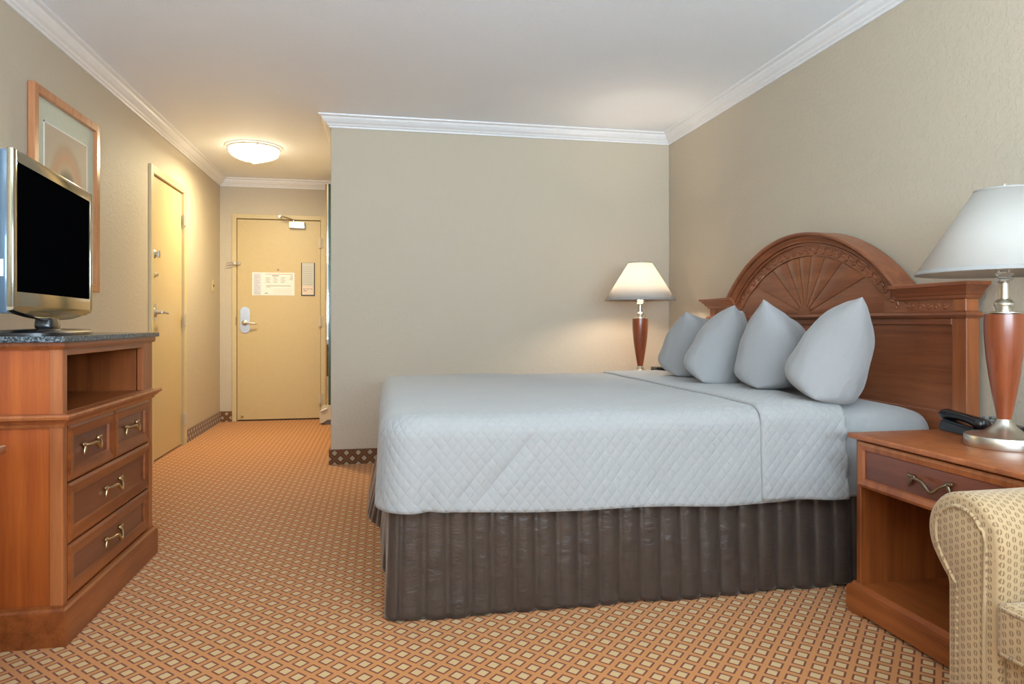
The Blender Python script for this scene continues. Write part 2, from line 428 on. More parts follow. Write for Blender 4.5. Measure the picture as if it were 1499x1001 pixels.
# door_1 : connecting door in the left wall
fx = XL+0.016
bm = B(); bx(bm, XL-0.045, XL-0.005, D3[0], D3[1], 0.012, 2.04, 0.002)
d1 = struct(finish('door_1', bm, M['door']))
bm = B()
bx(bm, XL-T+0.01, fx, D3[0]-0.061, D3[0]-0.003, 0, 2.10, 0.002); bx(bm, XL-T+0.01, fx, D3[1]+0.003, D3[1]+0.075, 0, 2.10, 0.002)
bx(bm, XL-T+0.01, fx, D3[0]-0.003, D3[1]+0.003, 2.044, 2.10, 0.002)
lab(finish('door_frame', bm, M['frame_paint'], d1), 'tan painted steel door frame')
bm = B(); bx(bm, XL-T+0.004, XL-0.06, D3[0], D3[1], 0.0, 2.044); finish('shade_backing', bm, M['shadow'], d1)  # dark sheet painted as the shade in the gap round the door
for z in (0.214, 1.017, 1.826): lab(finish('hinge', hinge_bm('Y', XL+0.0165, D3[1]+0.004, z), M['beige'], d1, True, auto=40), 'painted butt hinge')
def lathe_x(bm, prof, c, seg=24, sgn=1):
    t = B(); lathe(t, prof, seg)
    for v in t.verts: v.co = Vector((c[0]+sgn*v.co.z, c[1]+v.co.x, c[2]+v.co.y))
    me = bpy.data.meshes.new('tmp'); t.to_mesh(me); t.free(); bm.from_mesh(me); bpy.data.meshes.remove(me); return bm
def lathe_y(bm, prof, c, seg=24):   # points towards -Y
    t = B(); lathe(t, prof, seg)
    for v in t.verts: v.co = Vector((c[0]+v.co.x, c[1]-v.co.z, c[2]+v.co.y))
    me = bpy.data.meshes.new('tmp'); t.to_mesh(me); t.free(); bm.from_mesh(me); bpy.data.meshes.remove(me); return bm
dx = XL-0.005
bm = B(); lathe_x(bm, [(0.032, 0), (0.032, 0.008), (0.024, 0.018), (0.018, 0.02), (0.018, 0.03), (0.0, 0.032)], (dx, 5.235, 1.48))
bx(bm, dx+0.03, dx+0.046, 5.227, 5.243, 1.455, 1.505, 0.003)
lab(finish('deadbolt', bm, M['steel'], d1, True, auto=35), 'steel thumb turn deadbolt')
bm = B(); lathe_x(bm, [(0.021, 0), (0.02, 0.008), (0.012, 0.012), (0.012, 0.026), (0.0, 0.03)], (dx, 5.26, 1.335))
lab(finish('thumb_lock', bm, M['nickel'], d1, True, auto=35), 'small round nickel lock')
bm = B(); lathe_x(bm, [(0.034, 0), (0.034, 0.01), (0.026, 0.016), (0.012, 0.018), (0.012, 0.05), (0.0, 0.052)], (dx, 5.26, 1.067))
tube(bm, [(dx+0.045, 5.258, 1.067), (dx+0.052, 5.30, 1.068), (dx+0.052, 5.37, 1.065), (dx+0.05, 5.40, 1.062)], [0.011, 0.010, 0.009, 0.009], 12)
bx(bm, dx, dx+0.006, 5.235, 5.285, 1.01, 1.13, 0.002)
lab(finish('lever_handle', bm, M['steel'], d1, True, auto=35), 'steel lever handle')
# door_2 : entry door in the far wall
bm = B(); bx(bm, DE[0], DE[1], YF+0.004, YF+0.044, 0.014, 2.036, 0.002)
d2 = struct(finish('door_2', bm, M['door']))
bm = B(); fy = YF-0.016
bx(bm, DE[0]-0.046, DE[0]-0.004, fy, YF+T-0.01, 0, 2.088, 0.002); bx(bm, DE[1]+0.004, DE[1]+0.048, fy, YF+T-0.01, 0, 2.088, 0.002)
bx(bm, DE[0]-0.004, DE[1]+0.004, fy, YF+T-0.01, 2.042, 2.088, 0.002)
lab(finish('door_frame', bm, M['frame_paint'], d2), 'tan painted entry door frame')
bm = B(); bx(bm, DE[0], DE[1], YF+0.06, YF+T-0.005, 0.0, 2.04); finish('shade_backing', bm, M['shadow'], d2)  # dark sheet painted as shade behind the entry door gap
for z in (0.214, 1.005, 1.81): lab(finish('hinge', hinge_bm('X', DE[1]+0.004, YF-0.0165, z), M['beige'], d2, True, auto=40), 'painted butt hinge')
# lockset plate
px, pz = -1.333, 1.022; dy = YF+0.004
bm = B(); pts = []
for i in range(32):
    a = 2*PI*i/32; cx = 0.046*math.cos(a); cz = 0.085+0.046*math.sin(a) if math.sin(a) >= 0 else -0.085+0.046*math.sin(a)
    pts.append((px+cx, pz+cz))
poly_prism(bm, pts, 'Y', dy-0.010, dy+0.001)
lk = lab(finish('lock_plate', bm, plain('satin_plate', (0.66, 0.74, 0.86), 0.25, 0.9), d2), 'tall rounded satin steel lock plate')
bm = B(); lathe_y(bm, [(0.027, 0), (0.027, 0.02), (0.013, 0.028), (0.012, 0.062), (0.0, 0.064)], (px-0.002, dy-0.010, 0.99))
tube(bm, [(px-0.002, dy-0.066, 0.99), (px+0.05, dy-0.07, 0.988), (px+0.10, dy-0.068, 0.985), (px+0.118, dy-0.060, 0.985)], [0.010, 0.0095, 0.009, 0.008], 10)
lab(finish('lever_handle', bm, M['nickel'], lk, True, auto=35), 'nickel lever handle')
bm = B(); bx(bm, DE[0]-0.011, DE[0]-0.006, fy-0.0015, fy+0.002, 0.965, 1.05, 0.0005); lab(finish('strike_plate', bm, M['darkbrass'], d2), 'narrow dark strike plate')
bm = B(); lathe_y(bm, [(0.010, 0), (0.010, 0.004), (0.0, 0.005)], (-1.015, dy, 1.53)); lab(finish('peephole', bm, M['darkbrass'], d2, True, auto=35), 'small dark peephole')
bm = B(); lathe_y(bm, [(0.014, 0), (0.014, 0.01), (0.006, 0.022), (0.0, 0.022)], (-1.36, dy, 0.052)); lab(finish('door_stop', bm, M['nickel'], d2, True, auto=35), 'small metal stop low on the door')
# security bar
bm = B()
for dz in (-0.010, 0.012): tube(bm, [(-1.50, YF-0.05, 1.575+dz), (-1.44, YF-0.045, 1.585+dz), (-1.40, YF-0.035, 1.587+dz)], 0.0045, 8)
tube(bm, [(-1.40, YF-0.035, 1.572), (-1.395, YF-0.035, 1.604)], 0.007, 8)
bx(bm, -1.435, -1.405, fy-0.032, fy, 1.572, 1.604, 0.003); bx(bm, -1.40, -1.375, dy-0.02, dy, 1.575, 1.60, 0.003)
lab(finish('security_bar', bm, M['nickel'], d2, True, auto=35), 'swing bar door guard')
# door closer
cl = finish('door_closer', bx(B(), -0.905, -0.752, dy-0.055, dy, 1.952, 2.018, 0.008, 2), M['steel'], d2, True, auto=35)
bm = B(); tube(bm, [(-0.86, dy-0.045, 2.02), (-0.86, dy-0.045, 2.035)], 0.012, 10)
tube(bm, [(-0.86, dy-0.05, 2.034), (-0.92, dy-0.13, 2.045), (-0.97, dy-0.16, 2.055)], 0.008, 8)
tube(bm, [(-0.97, dy-0.16, 2.055), (-0.985, fy-0.02, 2.066)], 0.008, 8); bx(bm, -1.01, -0.965, fy-0.02, fy, 2.055, 2.08, 0.003)
lab(finish('closer_arm', bm, M['nickel'], cl, True, auto=35), 'folding closer arm')

def printed_lines(o, boxes, mat, x_at, name='print'): pass
# notices stuck on the entry door
yn = dy-0.0015
bm = B(); bx(bm, -1.266, -0.855, yn-0.0015, dy-0.0002, 1.27, 1.503)
nt_ = tag(finish('door_notice', bm, M['paper']), 'wide white rate notice sheet taped below the peephole of the entry door', 'notice')
bm = B(); bx(bm, -1.252, -1.180, yn-0.0022, yn-0.0014, 1.275, 1.495); lab(finish('left_column', bm, plain('pale_lilac', (0.66, 0.66, 0.72), 0.6), nt_), 'pale lilac printed column')
bm = B()
for k in range(11): bx(bm, -1.245, -1.19-0.01*(k % 3), yn-0.0028, yn-0.0021, 1.29+k*0.018, 1.2925+k*0.018)
for k in range(5):
    for c in range(3):
        x0 = -1.135+c*0.072
        bx(bm, x0, x0+0.05-0.008*((k+c) % 3), yn-0.0022, yn-0.0014, 1.40+k*0.012, 1.403+k*0.012)
bx(bm, -1.075, -1.01, yn-0.0022, yn-0.0014, 1.465, 1.473)
for k in range(4): bx(bm, -0.905+0.004*k, -0.872, yn-0.0022, yn-0.0014, 1.43+k*0.013, 1.434+k*0.013)
bx(bm, -1.13, -0.89, yn-0.0022, yn-0.0014, 1.366, 1.371); bx(bm, -1.13, -1.09, yn-0.0022, yn-0.0014, 1.353, 1.357)
for k in range(4): bx(bm, -1.06, -0.88, yn-0.0022, yn-0.0014, 1.285+k*0.017, 1.286+k*0.017)
bx(bm, -1.145, -1.115, yn-0.0022, yn-0.0014, 1.288, 1.296)
lab(finish('printed_text', bm, M['ink'], nt_), 'rows of small grey print')
bm = B(); bx(bm, -1.135, -0.873, yn-0.0022, yn-0.0014, 1.484, 1.4875); lab(finish('red_heading', bm, M['redink'], nt_), 'thin red heading line')
bm = B(); bx(bm, -0.79, -0.655, dy-0.006, dy-0.0002, 1.268, 1.606, 0.001)
nt2 = tag(finish('evacuation_card', bm, M['black']), 'tall narrow card in a black holder beside the hinge side of the entry door', 'notice')
bm = B(); bx(bm, -0.781, -0.664, dy-0.0075, dy-0.0055, 1.278, 1.604); finish('card', bm, plain('grey_card', (0.56, 0.54, 0.50), 0.5), nt2)
bm = B(); bx(bm, -0.779, -0.672, dy-0.0083, dy-0.0072, 1.284, 1.37); lab(finish('lower_panel', bm, M['pinkpaper'], nt2), 'pale pink lower panel')
bm = B()
for k in range(9): bx(bm, -0.772, -0.68, dy-0.0083, dy-0.0072, 1.385+k*0.022, 1.387+k*0.022)
for k in range(5): bx(bm, -0.767+k*0.019, -0.756+k*0.019, dy-0.0090, dy-0.0082, 1.333+0.004*(k % 2), 1.343)
bx(bm, -0.766, -0.735, dy-0.0090, dy-0.0082, 1.315, 1.322)
finish('printed_text', bm, M['ink'], nt2)
# light switch on left wall near far corner
bm = B(); bx(bm, XL+0.0005, XL+0.007, 6.93, 7.00, 1.29, 1.405, 0.002)
sw = tag(finish('light_switch', bm, M['frame_paint']), 'cream light switch plate on the left wall between the two doors', 'switch')
bm = B(); bx(bm, XL+0.006, XL+0.015, 6.96, 6.97, 1.335, 1.36, 0.002); lab(finish('toggle', bm, M['darkbrass'], sw), 'dark toggle')
# mirror and heater beyond the corner
bm = B(); bx(bm, -0.512, -0.344, 6.93, 6.945, 0.185, 2.355, 0.001)
mr = tag(finish('mirror_panel', bm, M['mirror']), 'tall narrow mirror panel with a green glass edge, right of the entry door', 'mirror')
bm = B(); bx(bm, -0.496, -0.344, 6.922, 6.929, 0.185, 2.355, 0.001); lab(finish('edge_strip', bm, plain('dark_teal_edge', (0.03, 0.09, 0.08), 0.2), mr), 'dark green edge strip')
bm = B(); bx(bm, -0.527, -0.514, 6.925, 6.96, 0.185, 2.355, 0.001); lab(finish('side_rail', bm, plain('ochre_rail', (0.50, 0.27, 0.06), 0.4), mr), 'ochre side rail')  # thin strip in one ochre colour along the mirror
pr = [(-0.344, 0.0), (-0.565, 0.0), (-0.570, 0.03), (-0.575, 0.11), (-0.562, 0.15), (-0.535, 0.175), (-0.50, 0.184), (-0.344, 0.184)]
bm = B(); poly_prism(bm, [(-0.344, 0.05), (-0.50, 0.05), (-0.545, 0.02), (-0.572, 0.02), (-0.575, 0.12), (-0.562, 0.155), (-0.535, 0.177), (-0.50, 0.184), (-0.344, 0.184)], 'Y', 6.86, 7.20)
ht = tag(finish('baseboard_heater', bm, M['beige']), 'low beige heater box on the carpet beside the hinge side of the entry door', 'heater')
bm = B(); bx(bm, -0.53, -0.344, 6.88, 7.19, 0.0, 0.05); lab(finish('foot', bm, M['brownline'], ht), 'dark recessed foot')
bm = B(); tube(bm, [(-0.56, 6.855, 0.135), (-0.53, 6.850, 0.15), (-0.50, 6.855, 0.162)], 0.009, 8); finish('end_clip', bm, M['crown'], ht, True)

# ------------------------------------------------------------ ceiling light
LC = (-1.015, 5.92)
cl = thing('ceiling_light', (LC[0], LC[1], H), 'round flush glass bowl ceiling light glowing above the entry passage', 'ceiling light')
bm = B(); lathe(bm, [(0.0, -0.0006), (0.225, -0.0006), (0.222, -0.008), (0.20, -0.014), (0.0, -0.014)], 48, (LC[0], LC[1], H)); finish('ceiling_plate', bm, M['crown'], cl, True, auto=35)
bm = B(); prof = [(0.188, -0.014), (0.192, -0.05)]
for i in range(1, 13): t = i/12; prof.append((0.192*(1-t**1.7), -0.05-0.088*t**0.9))
prof[-1] = (0.0, -0.138)
lathe(bm, prof, 48, (LC[0], LC[1], H), cap=False); lab(finish('glass_bowl', bm, M['bowl'], cl, True), 'glowing white glass bowl')
bm = B(); lathe(bm, [(0.194, -0.014), (0.2, -0.014), (0.2, -0.022), (0.194, -0.022), (0.194, -0.014)], 48, (LC[0], LC[1], H), cap=False)
for s in (0.4, 1.9, 3.5, 5.0):
    c_, s_ = math.cos(s), math.sin(s)
    pts = [(LC[0]+(r)*c_, LC[1]+(r)*s_, H+z) for r, z in [(0.203, -0.016), (0.205, -0.04), (0.199, -0.054)]]
    tube(bm, pts, 0.007, 8)
    for dw in (-0.045, 0.045):
        pts = []
        for i in range(13):
            t = i/12*0.97; r = 0.195*(1-t**1.7)+0.002; k = s+dw*min(3, 0.19/max(r, 0.03)); pts.append((LC[0]+r*math.cos(k), LC[1]+r*math.sin(k), H-0.052-0.088*t**0.9))
        tube(bm, pts, 0.0022, 6)
lab(finish('metal_ring', bm, M['nickel'], cl, True, auto=40), 'nickel ring with four clips')
light('ceiling_lamp_glow', 'AREA', (LC[0], LC[1], H-0.152), 29, (1.0, 0.87, 0.54), (0, 0, 0), shape='DISK', size=0.20)
bm = B(); lathe(bm, [(0, -0.134), (0.008, -0.136), (0.011, -0.143), (0.006, -0.15), (0, -0.152)], 16, (LC[0], LC[1], H)); finish('finial', bm, M['nickel'], cl, True)

# ------------------------------------------------------------ framed picture (left wall)
py0, py1, pz0, pz1 = 3.46, 4.20, 1.163, 2.095
pf = thing('framed_picture', (XL+0.002, (py0+py1)/2, pz0), 'copper-toned wooden framed arch print in a pale mat, hung behind the television', 'picture')
bm = B()
fw = 0.042
for i in range(1):
    bx(bm, XL+0.003, XL+0.032, py0, py0+fw, pz0, pz1, 0.003); bx(bm, XL+0.003, XL+0.032, py1-fw, py1, pz0, pz1, 0.003)
    bx(bm, XL+0.003, XL+0.0315, py0+fw-0.003, py1-fw+0.003, pz1-fw, pz1, 0.003); bx(bm, XL+0.003, XL+0.0315, py0+fw-0.003, py1-fw+0.003, pz0, pz0+fw, 0.003)
finish('picture_frame', bm, M['pictureframe'], pf)
bm = B(); bx(bm, XL+0.004, XL+0.012, py0+fw-0.002, py1-fw+0.002, pz0+fw-0.002, pz1-fw+0.002); finish('picture_mat', bm, M['mat'], pf)
bm = B(); bx(bm, XL+0.0115, XL+0.0145, py0+0.135, py1-0.135, pz0+0.15, pz1-0.15); finish('arch_print', bm, M['print'], pf)
bm = B(); e = 0.128
for (a0, a1, c0, c1) in ((py0+e, py0+e+0.007, pz0+0.143, pz1-0.143), (py1-e-0.007, py1-e, pz0+0.143, pz1-0.143), (py0+e, py1-e, pz1-0.15, pz1-0.143), (py0+e, py1-e, pz0+0.143, pz0+0.15)):
    bx(bm, XL+0.0115, XL+0.0150, a0, a1, c0, c1)
lab(finish('mat_bevel', bm, M['paper'], pf), 'white bevel around the print')

# ------------------------------------------------------------ twisted brass handle (shared by dresser and nightstand)
def handle_bm(w=0.11, s=1.0):
    """along Y, sticking out towards +X, centred on origin"""
    bm = B(); h = w/2; pts = []; rad = []
    for i in range(25):
        t = -1+2*i/24
        y = t*h; z = (0.009-0.026*math.exp(-((t-0.38)/0.40)**2)+0.004*t)*(w/0.11); x = 0.004+0.021*(1-t**4)
        pts.append((x, y, z)); rad.append(0.0030*s*(1.0+0.25*math.cos(t*PI)))
    tube(bm, pts, rad, 8)
    for sg, zz in ((-1, pts[0][2]), (1, pts[-1][2])):
        for da, q in ((-1.15, 1.0), (0.25, 0.65)):
            rm = Matrix.Rotation(sg*da+(PI if sg < 0 else 0), 3, 'X')
            d = rm @ Vector((0, 0.009*s*q, 0))
            ellipsoid(bm, (0.0075, sg*h*0.97+d.y, zz+d.z), (0.003*s, 0.0125*s*q, 0.0042*s), rm, 10, 6)
        tube(bm, [(0.0, sg*h*0.93, zz), (0.009, sg*h*0.93, zz)], 0.0045*s, 8)
    return bm
def place(bm, loc, rz=0, ry=0):
    m = Matrix.Translation(loc) @ Matrix.Rotation(rz, 4, 'Z') @ Matrix.Rotation(ry, 4, 'Y')
    bmesh.ops.transform(bm, matrix=m, verts=bm.verts); return bm

def drawer_front(parent, xf, out, y0, y1, z0, z1, framemat, panelmat, hmat, hw, bw=0.032, hs=1.0, hlab=None):
    """framed drawer front: face plane at xf facing out (+1/-1 in X)"""
    s = out; d0 = xf; d1 = xf+s*0.016; dp = xf+s*0.006
    bm = B()
    def q(a, b, c, d): bx(bm, min(d0, d1), max(d0, d1), a, b, c, d, 0)
    # bevelled frame: outer ring high, sloping to the recessed panel
    O = [(y0, z0), (y1, z0), (y1, z1), (y0, z1)]; k = 0.010; I1 = [(y0+k, z0+k), (y1-k, z0+k), (y1-k, z1-k), (y0+k, z1-k)]
    I2 = [(y0+bw, z0+bw), (y1-bw, z0+bw), (y1-bw, z1-bw), (y0+bw, z1-bw)]
    I3 = [(y0+bw-0.004, z0+bw-0.004), (y1-bw+0.004, z0+bw-0.004), (y1-bw+0.004, z1-bw+0.004), (y0+bw-0.004, z1-bw+0.004)]
    def ring(pts, x): return [bm.verts.new((x, p[0], p[1])) for p in pts]
    rs = [ring(O, d0), ring(O, xf+s*0.013), ring(I1, d1+s*0.002), ring(I3, xf+s*0.014), ring(I2, dp)]
    for a, b_ in zip(rs, rs[1:]):
        for i in range(4): bm.faces.new((a[i], a[(i+1) % 4], b_[(i+1) % 4], b_[i]))
    dr = finish('drawer', bm, framemat, parent)
    bm = B(); bx(bm, min(d0, dp+s*0.0005), max(d0, dp+s*0.0005), y0+bw-0.006, y1-bw+0.006, z0+bw-0.006, z1-bw+0.006)
    lab(finish('panel', bm, panelmat, dr), 'darker recessed panel')
    hb = handle_bm(hw, hs)
    if s < 0: bmesh.ops.rotate(hb, verts=hb.verts, matrix=Matrix.Rotation(PI, 3, 'Z'))
    place(hb, (dp+s*0.0008, (y0+y1)/2, (z0+z1)/2))
    h = finish('handle', hb, hmat, dr, True)
    if hlab: lab(h, hlab)
    return dr

# ------------------------------------------------------------ dresser
DX0, DX1, DY0, DY1 = XL+0.02, -0.965, 2.34, 3.18
dz = thing('dresser', (-1.26, 2.76, 0), 'cherry wood dresser with open shelf, four drawers and dark granite top under the television', 'dresser')
bm = B()
bx(bm, DX0, DX1, DY0, DY0+0.022, 0.10, 0.915, 0.002); finish('side_panel', bm, M['lit_side_v'], dz)
bm = B(); bx(bm, DX0, DX1, DY1-0.022, DY1, 0.10, 0.915, 0.002); finish('side_panel', bm, M['lit_side_v'], dz)
bm = B(); bx(bm, DX0, DX0+0.015, DY0+0.022, DY1-0.022, 0.10, 0.93); finish('back_panel', bm, M['lit_side_v'], dz)
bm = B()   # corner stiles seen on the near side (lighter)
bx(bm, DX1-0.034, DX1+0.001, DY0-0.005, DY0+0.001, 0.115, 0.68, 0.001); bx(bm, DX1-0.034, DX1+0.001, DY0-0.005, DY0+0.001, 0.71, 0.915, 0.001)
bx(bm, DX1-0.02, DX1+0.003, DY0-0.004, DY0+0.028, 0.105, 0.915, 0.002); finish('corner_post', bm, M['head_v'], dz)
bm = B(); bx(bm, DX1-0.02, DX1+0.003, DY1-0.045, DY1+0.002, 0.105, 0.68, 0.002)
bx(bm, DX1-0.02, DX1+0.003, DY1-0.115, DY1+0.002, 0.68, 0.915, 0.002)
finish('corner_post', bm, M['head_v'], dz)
bm = B()   # horizontal rails + shelf + fascia
bx(bm, DX1-0.02, DX1+0.002, DY0+0.02, DY1-0.02, 0.892, 0.93, 0.001); finish('face_rail', bm, M['wood_h'], dz); bm = B()
bx(bm, DX0+0.02, DX1-0.002, DY0+0.022, DY1-0.022, 0.695, 0.716, 0.001)
finish('shelf', bm, M['wood_h'], dz)
bm = B(); bx(bm, DX0+0.02, DX1-0.022, DY1-0.12, DY1-0.1, 0.716, 0.893); finish('shelf_divider', bm, M['wood_v'], dz)
bm = B()
pf1 = [(0, 0.672), (0.006, 0.672), (0.010, 0.682), (0.018, 0.688), (0.022, 0.694), (0.030, 0.698), (0.032, 0.706), (0.028, 0.712), (0, 0.714)]
sweep(bm, [(DX0, DY0-0.004), (DX1+0.002, DY0-0.004), (DX1+0.002, DY1+0.002), (DX0, DY1+0.002)], pf1)
finish('waist_moulding', bm, M['head_v'], dz, True, auto=30)
bm = B(); sweep(bm, [(DX0, DY0-0.004), (DX1+0.002, DY0-0.004), (DX1+0.002, DY1+0.002), (DX0, DY1+0.002)], [(0, 0.912), (0.008, 0.912), (0.011, 0.922), (0.011, 0.9335), (0, 0.9335)])
finish('top_rail', bm, M['wood_h'], dz)
bm = B(); sweep(bm, [(DX0, DY0-0.004), (DX1+0.002, DY0-0.004), (DX1+0.002, DY1+0.002), (DX0, DY1+0.002)], [(0, 0), (0.018, 0), (0.018, 0.098), (0.014, 0.108), (0.006, 0.114), (0.004, 0.122), (0, 0.122)])
finish('plinth', bm, M['wood_h'], dz, True, auto=30)
bm = B(); bx(bm, DX1-0.03, DX1-0.012, DY0+0.02, DY1-0.02, 0.12, 0.68); finish('drawer_gap_shade', bm, M['shadow'], dz)  # added dark sheet: painted shade between the drawers
bm = B(); bx(bm, XL+0.004, -0.940, 2.292, 3.205, 0.9345, 0.953, 0.003, 2); lab(finish('granite_top', bm, M['granite'], dz), 'dark speckled granite top')
hl = 'twisted vine brass pull'
zr = [(0.300, 0.488), (0.125, 0.294)]
drawer_front(dz, DX1-0.010, 1, 2.372, 2.745, 0.494, 0.672, M['wood_h'], M['panel_h'], M['brass'], 0.115, 0.045, 1.6, hlab=hl)
drawer_front(dz, DX1-0.010, 1, 2.751, 3.130, 0.494, 0.672, M['wood_h'], M['panel_h'], M['brass'], 0.115, 0.045, 1.6, hlab=hl)
for z0, z1 in zr: drawer_front(dz, DX1-0.010, 1, 2.372, 3.130, z0, z1, M['wood_h'], M['panel_h'], M['brass'], 0.135, 0.045, 1.6, hlab=hl)

# ------------------------------------------------------------ television (built facing +X, then turned)
TVX, TVY = -1.088, 2.615
tv = thing('television', (TVX, TVY, 0.9535), 'black flat screen television with glossy bezel on a granite dresser top', 'television')
def tw(a): return TVX+a[0], TVY+a[1], a[2]
W2 = 0.385
def tb(bm, x0, x1, y0, y1, z0, z1, bev=0, seg=1): return bx(bm, TVX+x0, TVX+x1, TVY+y0, TVY+y1, z0, z1, bev, seg)
zt, zb = 1.507, 1.042
bm = B(); tb(bm, -0.045, -0.018, -W2+0.004, W2-0.004, zb-0.02, zt-0.004, 0.006, 2); tb(bm, -0.10, -0.045, -W2+0.03, W2-0.03, zb+0.0, zt-0.03, 0.012, 2)
finish('casing', bm, M['tvback_sheen'], tv, True, auto=30)
bm = B()
tb(bm, -0.018, 0.0, -W2, -W2+0.028, zb, zt, 0.004, 2); tb(bm, -0.018, 0.0, W2-0.028, W2, zb, zt, 0.004, 2)
tb(bm, -0.018, -0.0005, -W2+0.02, W2-0.02, zt-0.036, zt, 0.004, 2)
tb(bm, -0.018, -0.0005, -W2+0.02, W2-0.02, zb, zb+0.045, 0.003, 2)
bz = finish('bezel', bm, M['bezel'], tv, True, auto=30)
bm = B(); tb(bm, -0.017, -0.006, -W2+0.026, W2-0.026, zb+0.043, zt-0.034); lab(finish('screen', bm, M['screen'], tv), 'dark switched-off screen')
# bulging lower lip
bm = B(); n = 24; rings = []
for i in range(n+1):
    t = -1+2*i/n; y = t*W2*0.985; k = (1-abs(t)**3.0)
    dz_ = 0.012+0.026*k; ox = 0.006+0.022*k
    rings.append([(-0.044, y, zb+0.004), (-0.044, y, zb-dz_*0.7), (-0.018, y, zb-dz_), (-0.004, y, zb-dz_*0.75), (-0.001+ox*0.1, y, zb+0.002)])
vs = [[bm.verts.new(tw(p)) for p in r] for r in rings]
for a, b_ in zip(vs, vs[1:]):
    for k in range(5): bm.faces.new((a[k], a[(k+1) % 5], b_[(k+1) % 5], b_[k]))
bm.faces.new(vs[0]); bm.faces.new(vs[-1])
lab(finish('speaker_lip', bm, M['bezel'], tv, True, auto=50), 'curved glossy lower lip')
bm = B(); pts = [(0.052, 0.018), (0.045, 0.06), (0.046, 0.09)]
for (y0_, z0_) in ((0, 0),):
    r0 = [(-0.062, -0.052, 0.972), (-0.005, -0.052, 0.972), (-0.005, 0.052, 0.972), (-0.062, 0.052, 0.972)]
    r1 = [(-0.060, -0.044, 1.020), (-0.012, -0.044, 1.020), (-0.012, 0.044, 1.020), (-0.060, 0.044, 1.020)]
    a = [bm.verts.new(tw(p)) for p in r0]; b_ = [bm.verts.new(tw(p)) for p in r1]
    bm.faces.new(a); bm.faces.new(b_)
    for i in range(4): bm.faces.new((a[i], a[(i+1) % 4], b_[(i+1) % 4], b_[i]))
    bmesh.ops.bevel(bm, geom=list(bm.edges), offset=0.012, segments=3, affect='EDGES', profile=0.5)
finish('stand_neck', bm, M['blackp'], tv, True)
bm = B(); pts = []
for i in range(48):
    a = 2*PI*i/48; ca, sa = math.cos(a), math.sin(a); e = 0.55
    pts.append((-0.035+0.105*abs(ca)**e*(1 if ca > 0 else -1), 0.235*abs(sa)**e*(1 if sa > 0 else -1)))
lo = [bm.verts.new((TVX+p[0], TVY+p[1], 0.9536)) for p in pts]; mid = [bm.verts.new((TVX+p[0], TVY+p[1], 0.962)) for p in pts]
hi = [bm.verts.new((TVX-0.035+(p[0]+0.035)*0.9, TVY+p[1]*0.95, 0.971)) for p in pts]
ce = bm.verts.new((TVX-0.035, TVY, 0.976)); bm.faces.new(lo)
for i in range(48):
    j = (i+1) % 48; bm.faces.new((lo[i], lo[j], mid[j], mid[i])); bm.faces.new((mid[i], mid[j], hi[j], hi[i])); bm.faces.new((hi[i], hi[j], ce))
finish('stand_base', bm, M['blackp'], tv, True, auto=40)
bm = B(); tb(bm, -0.042, -0.026, -W2+0.0025, -W2+0.0042, 1.13, 1.18); lab(finish('sticker', bm, M['paper'], tv), 'white sticker on the side of the casing')
tv.rotation_euler = (0, 0, R(5.8))

# ------------------------------------------------------------ desk at the left edge
dk = thing('writing_desk', (-1.20, 1.25, 0), 'cherry wood writing desk, only its rounded corner showing before the dresser', 'desk')
bm = B(); bx(bm, XL+0.005, -0.852, 0.75, 1.787, 0.690, 0.711, 0.009, 3); finish('desk_top', bm, M['wood_h'], dk, True, auto=40)
bm = B(); bx(bm, XL+0.02, -0.93, 0.80, 0.825, 0.0, 0.69, 0.002); finish('desk_side', bm, M['wood_v'], dk)
bm = B(); bx(bm, XL+0.02, -0.93, 1.70, 1.725, 0.0, 0.69, 0.002); finish('desk_side', bm, M['wood_v'], dk)
bm = B(); bx(bm, -0.95, -0.93, 0.825, 1.70, 0.60, 0.69, 0.002); finish('apron', bm, M['wood_h'], dk)

# ------------------------------------------------------------ headboard
HF = 2.118; HB = 2.172; HY0, HY1 = 2.15, 4.135; HC = 3.135; AZ = 0.50
hb = thing('headboard', (HF+0.03, HC, 0), 'cherry wood headboard with arched sunburst crest against the cream wall', 'headboard')
def arc(r, z0, n=40):
    a0 = math.asin((z0-AZ)/r); return [(HC+r*math.cos(PI-(a0+(PI-2*a0)*i/n)), AZ+r*math.sin(PI-(a0+(PI-2*a0)*i/n))) for i in range(n+1)]
bm = B(); pts = [(HY0, 0.12), (HY1, 0.12), (HY1, 1.10)] + arc(0.90, 1.10)[::-1] + [(HY0, 1.10)]
poly_prism(bm, pts, 'X', HF+0.012, HB); finish('back_panel', bm, M['head_h'], hb)
def stile(y0, y1):
    bm = B(); bx(bm, HF, HB+0.002, y0, y1, 0.0, 1.015, 0.003); return bm
finish('stile', stile(HY0-0.002, HY0+0.066), M['head_v'], hb); finish('stile', stile(HY1-0.066, HY1+0.002), M['head_v'], hb)
bm = B(); bx(bm, HF+0.001, HF+0.02, HY0+0.066, HY1-0.066, 0.56, 0.655, 0.004); finish('bottom_rail', bm, M['head_h'], hb)
bm = B(); bx(bm, HF+0.001, HF+0.02, HY0+0.066, HY1-0.066, 0.985, 1.015, 0.004); finish('top_rail', bm, M['head_h'], hb)
pl = [(0, 1.012), (0.010, 1.012), (0.018, 1.017), (0.022, 1.024), (0.018, 1.031), (0.010, 1.036), (0, 1.036)]
bm = B(); sweep(bm, [(HB, HY1), (HF, HY1), (HF, HY0), (HB, HY0)][::-1], [(-o, z) for o, z in pl])
finish('lower_moulding', bm, M['head_h'], hb, True, auto=30)
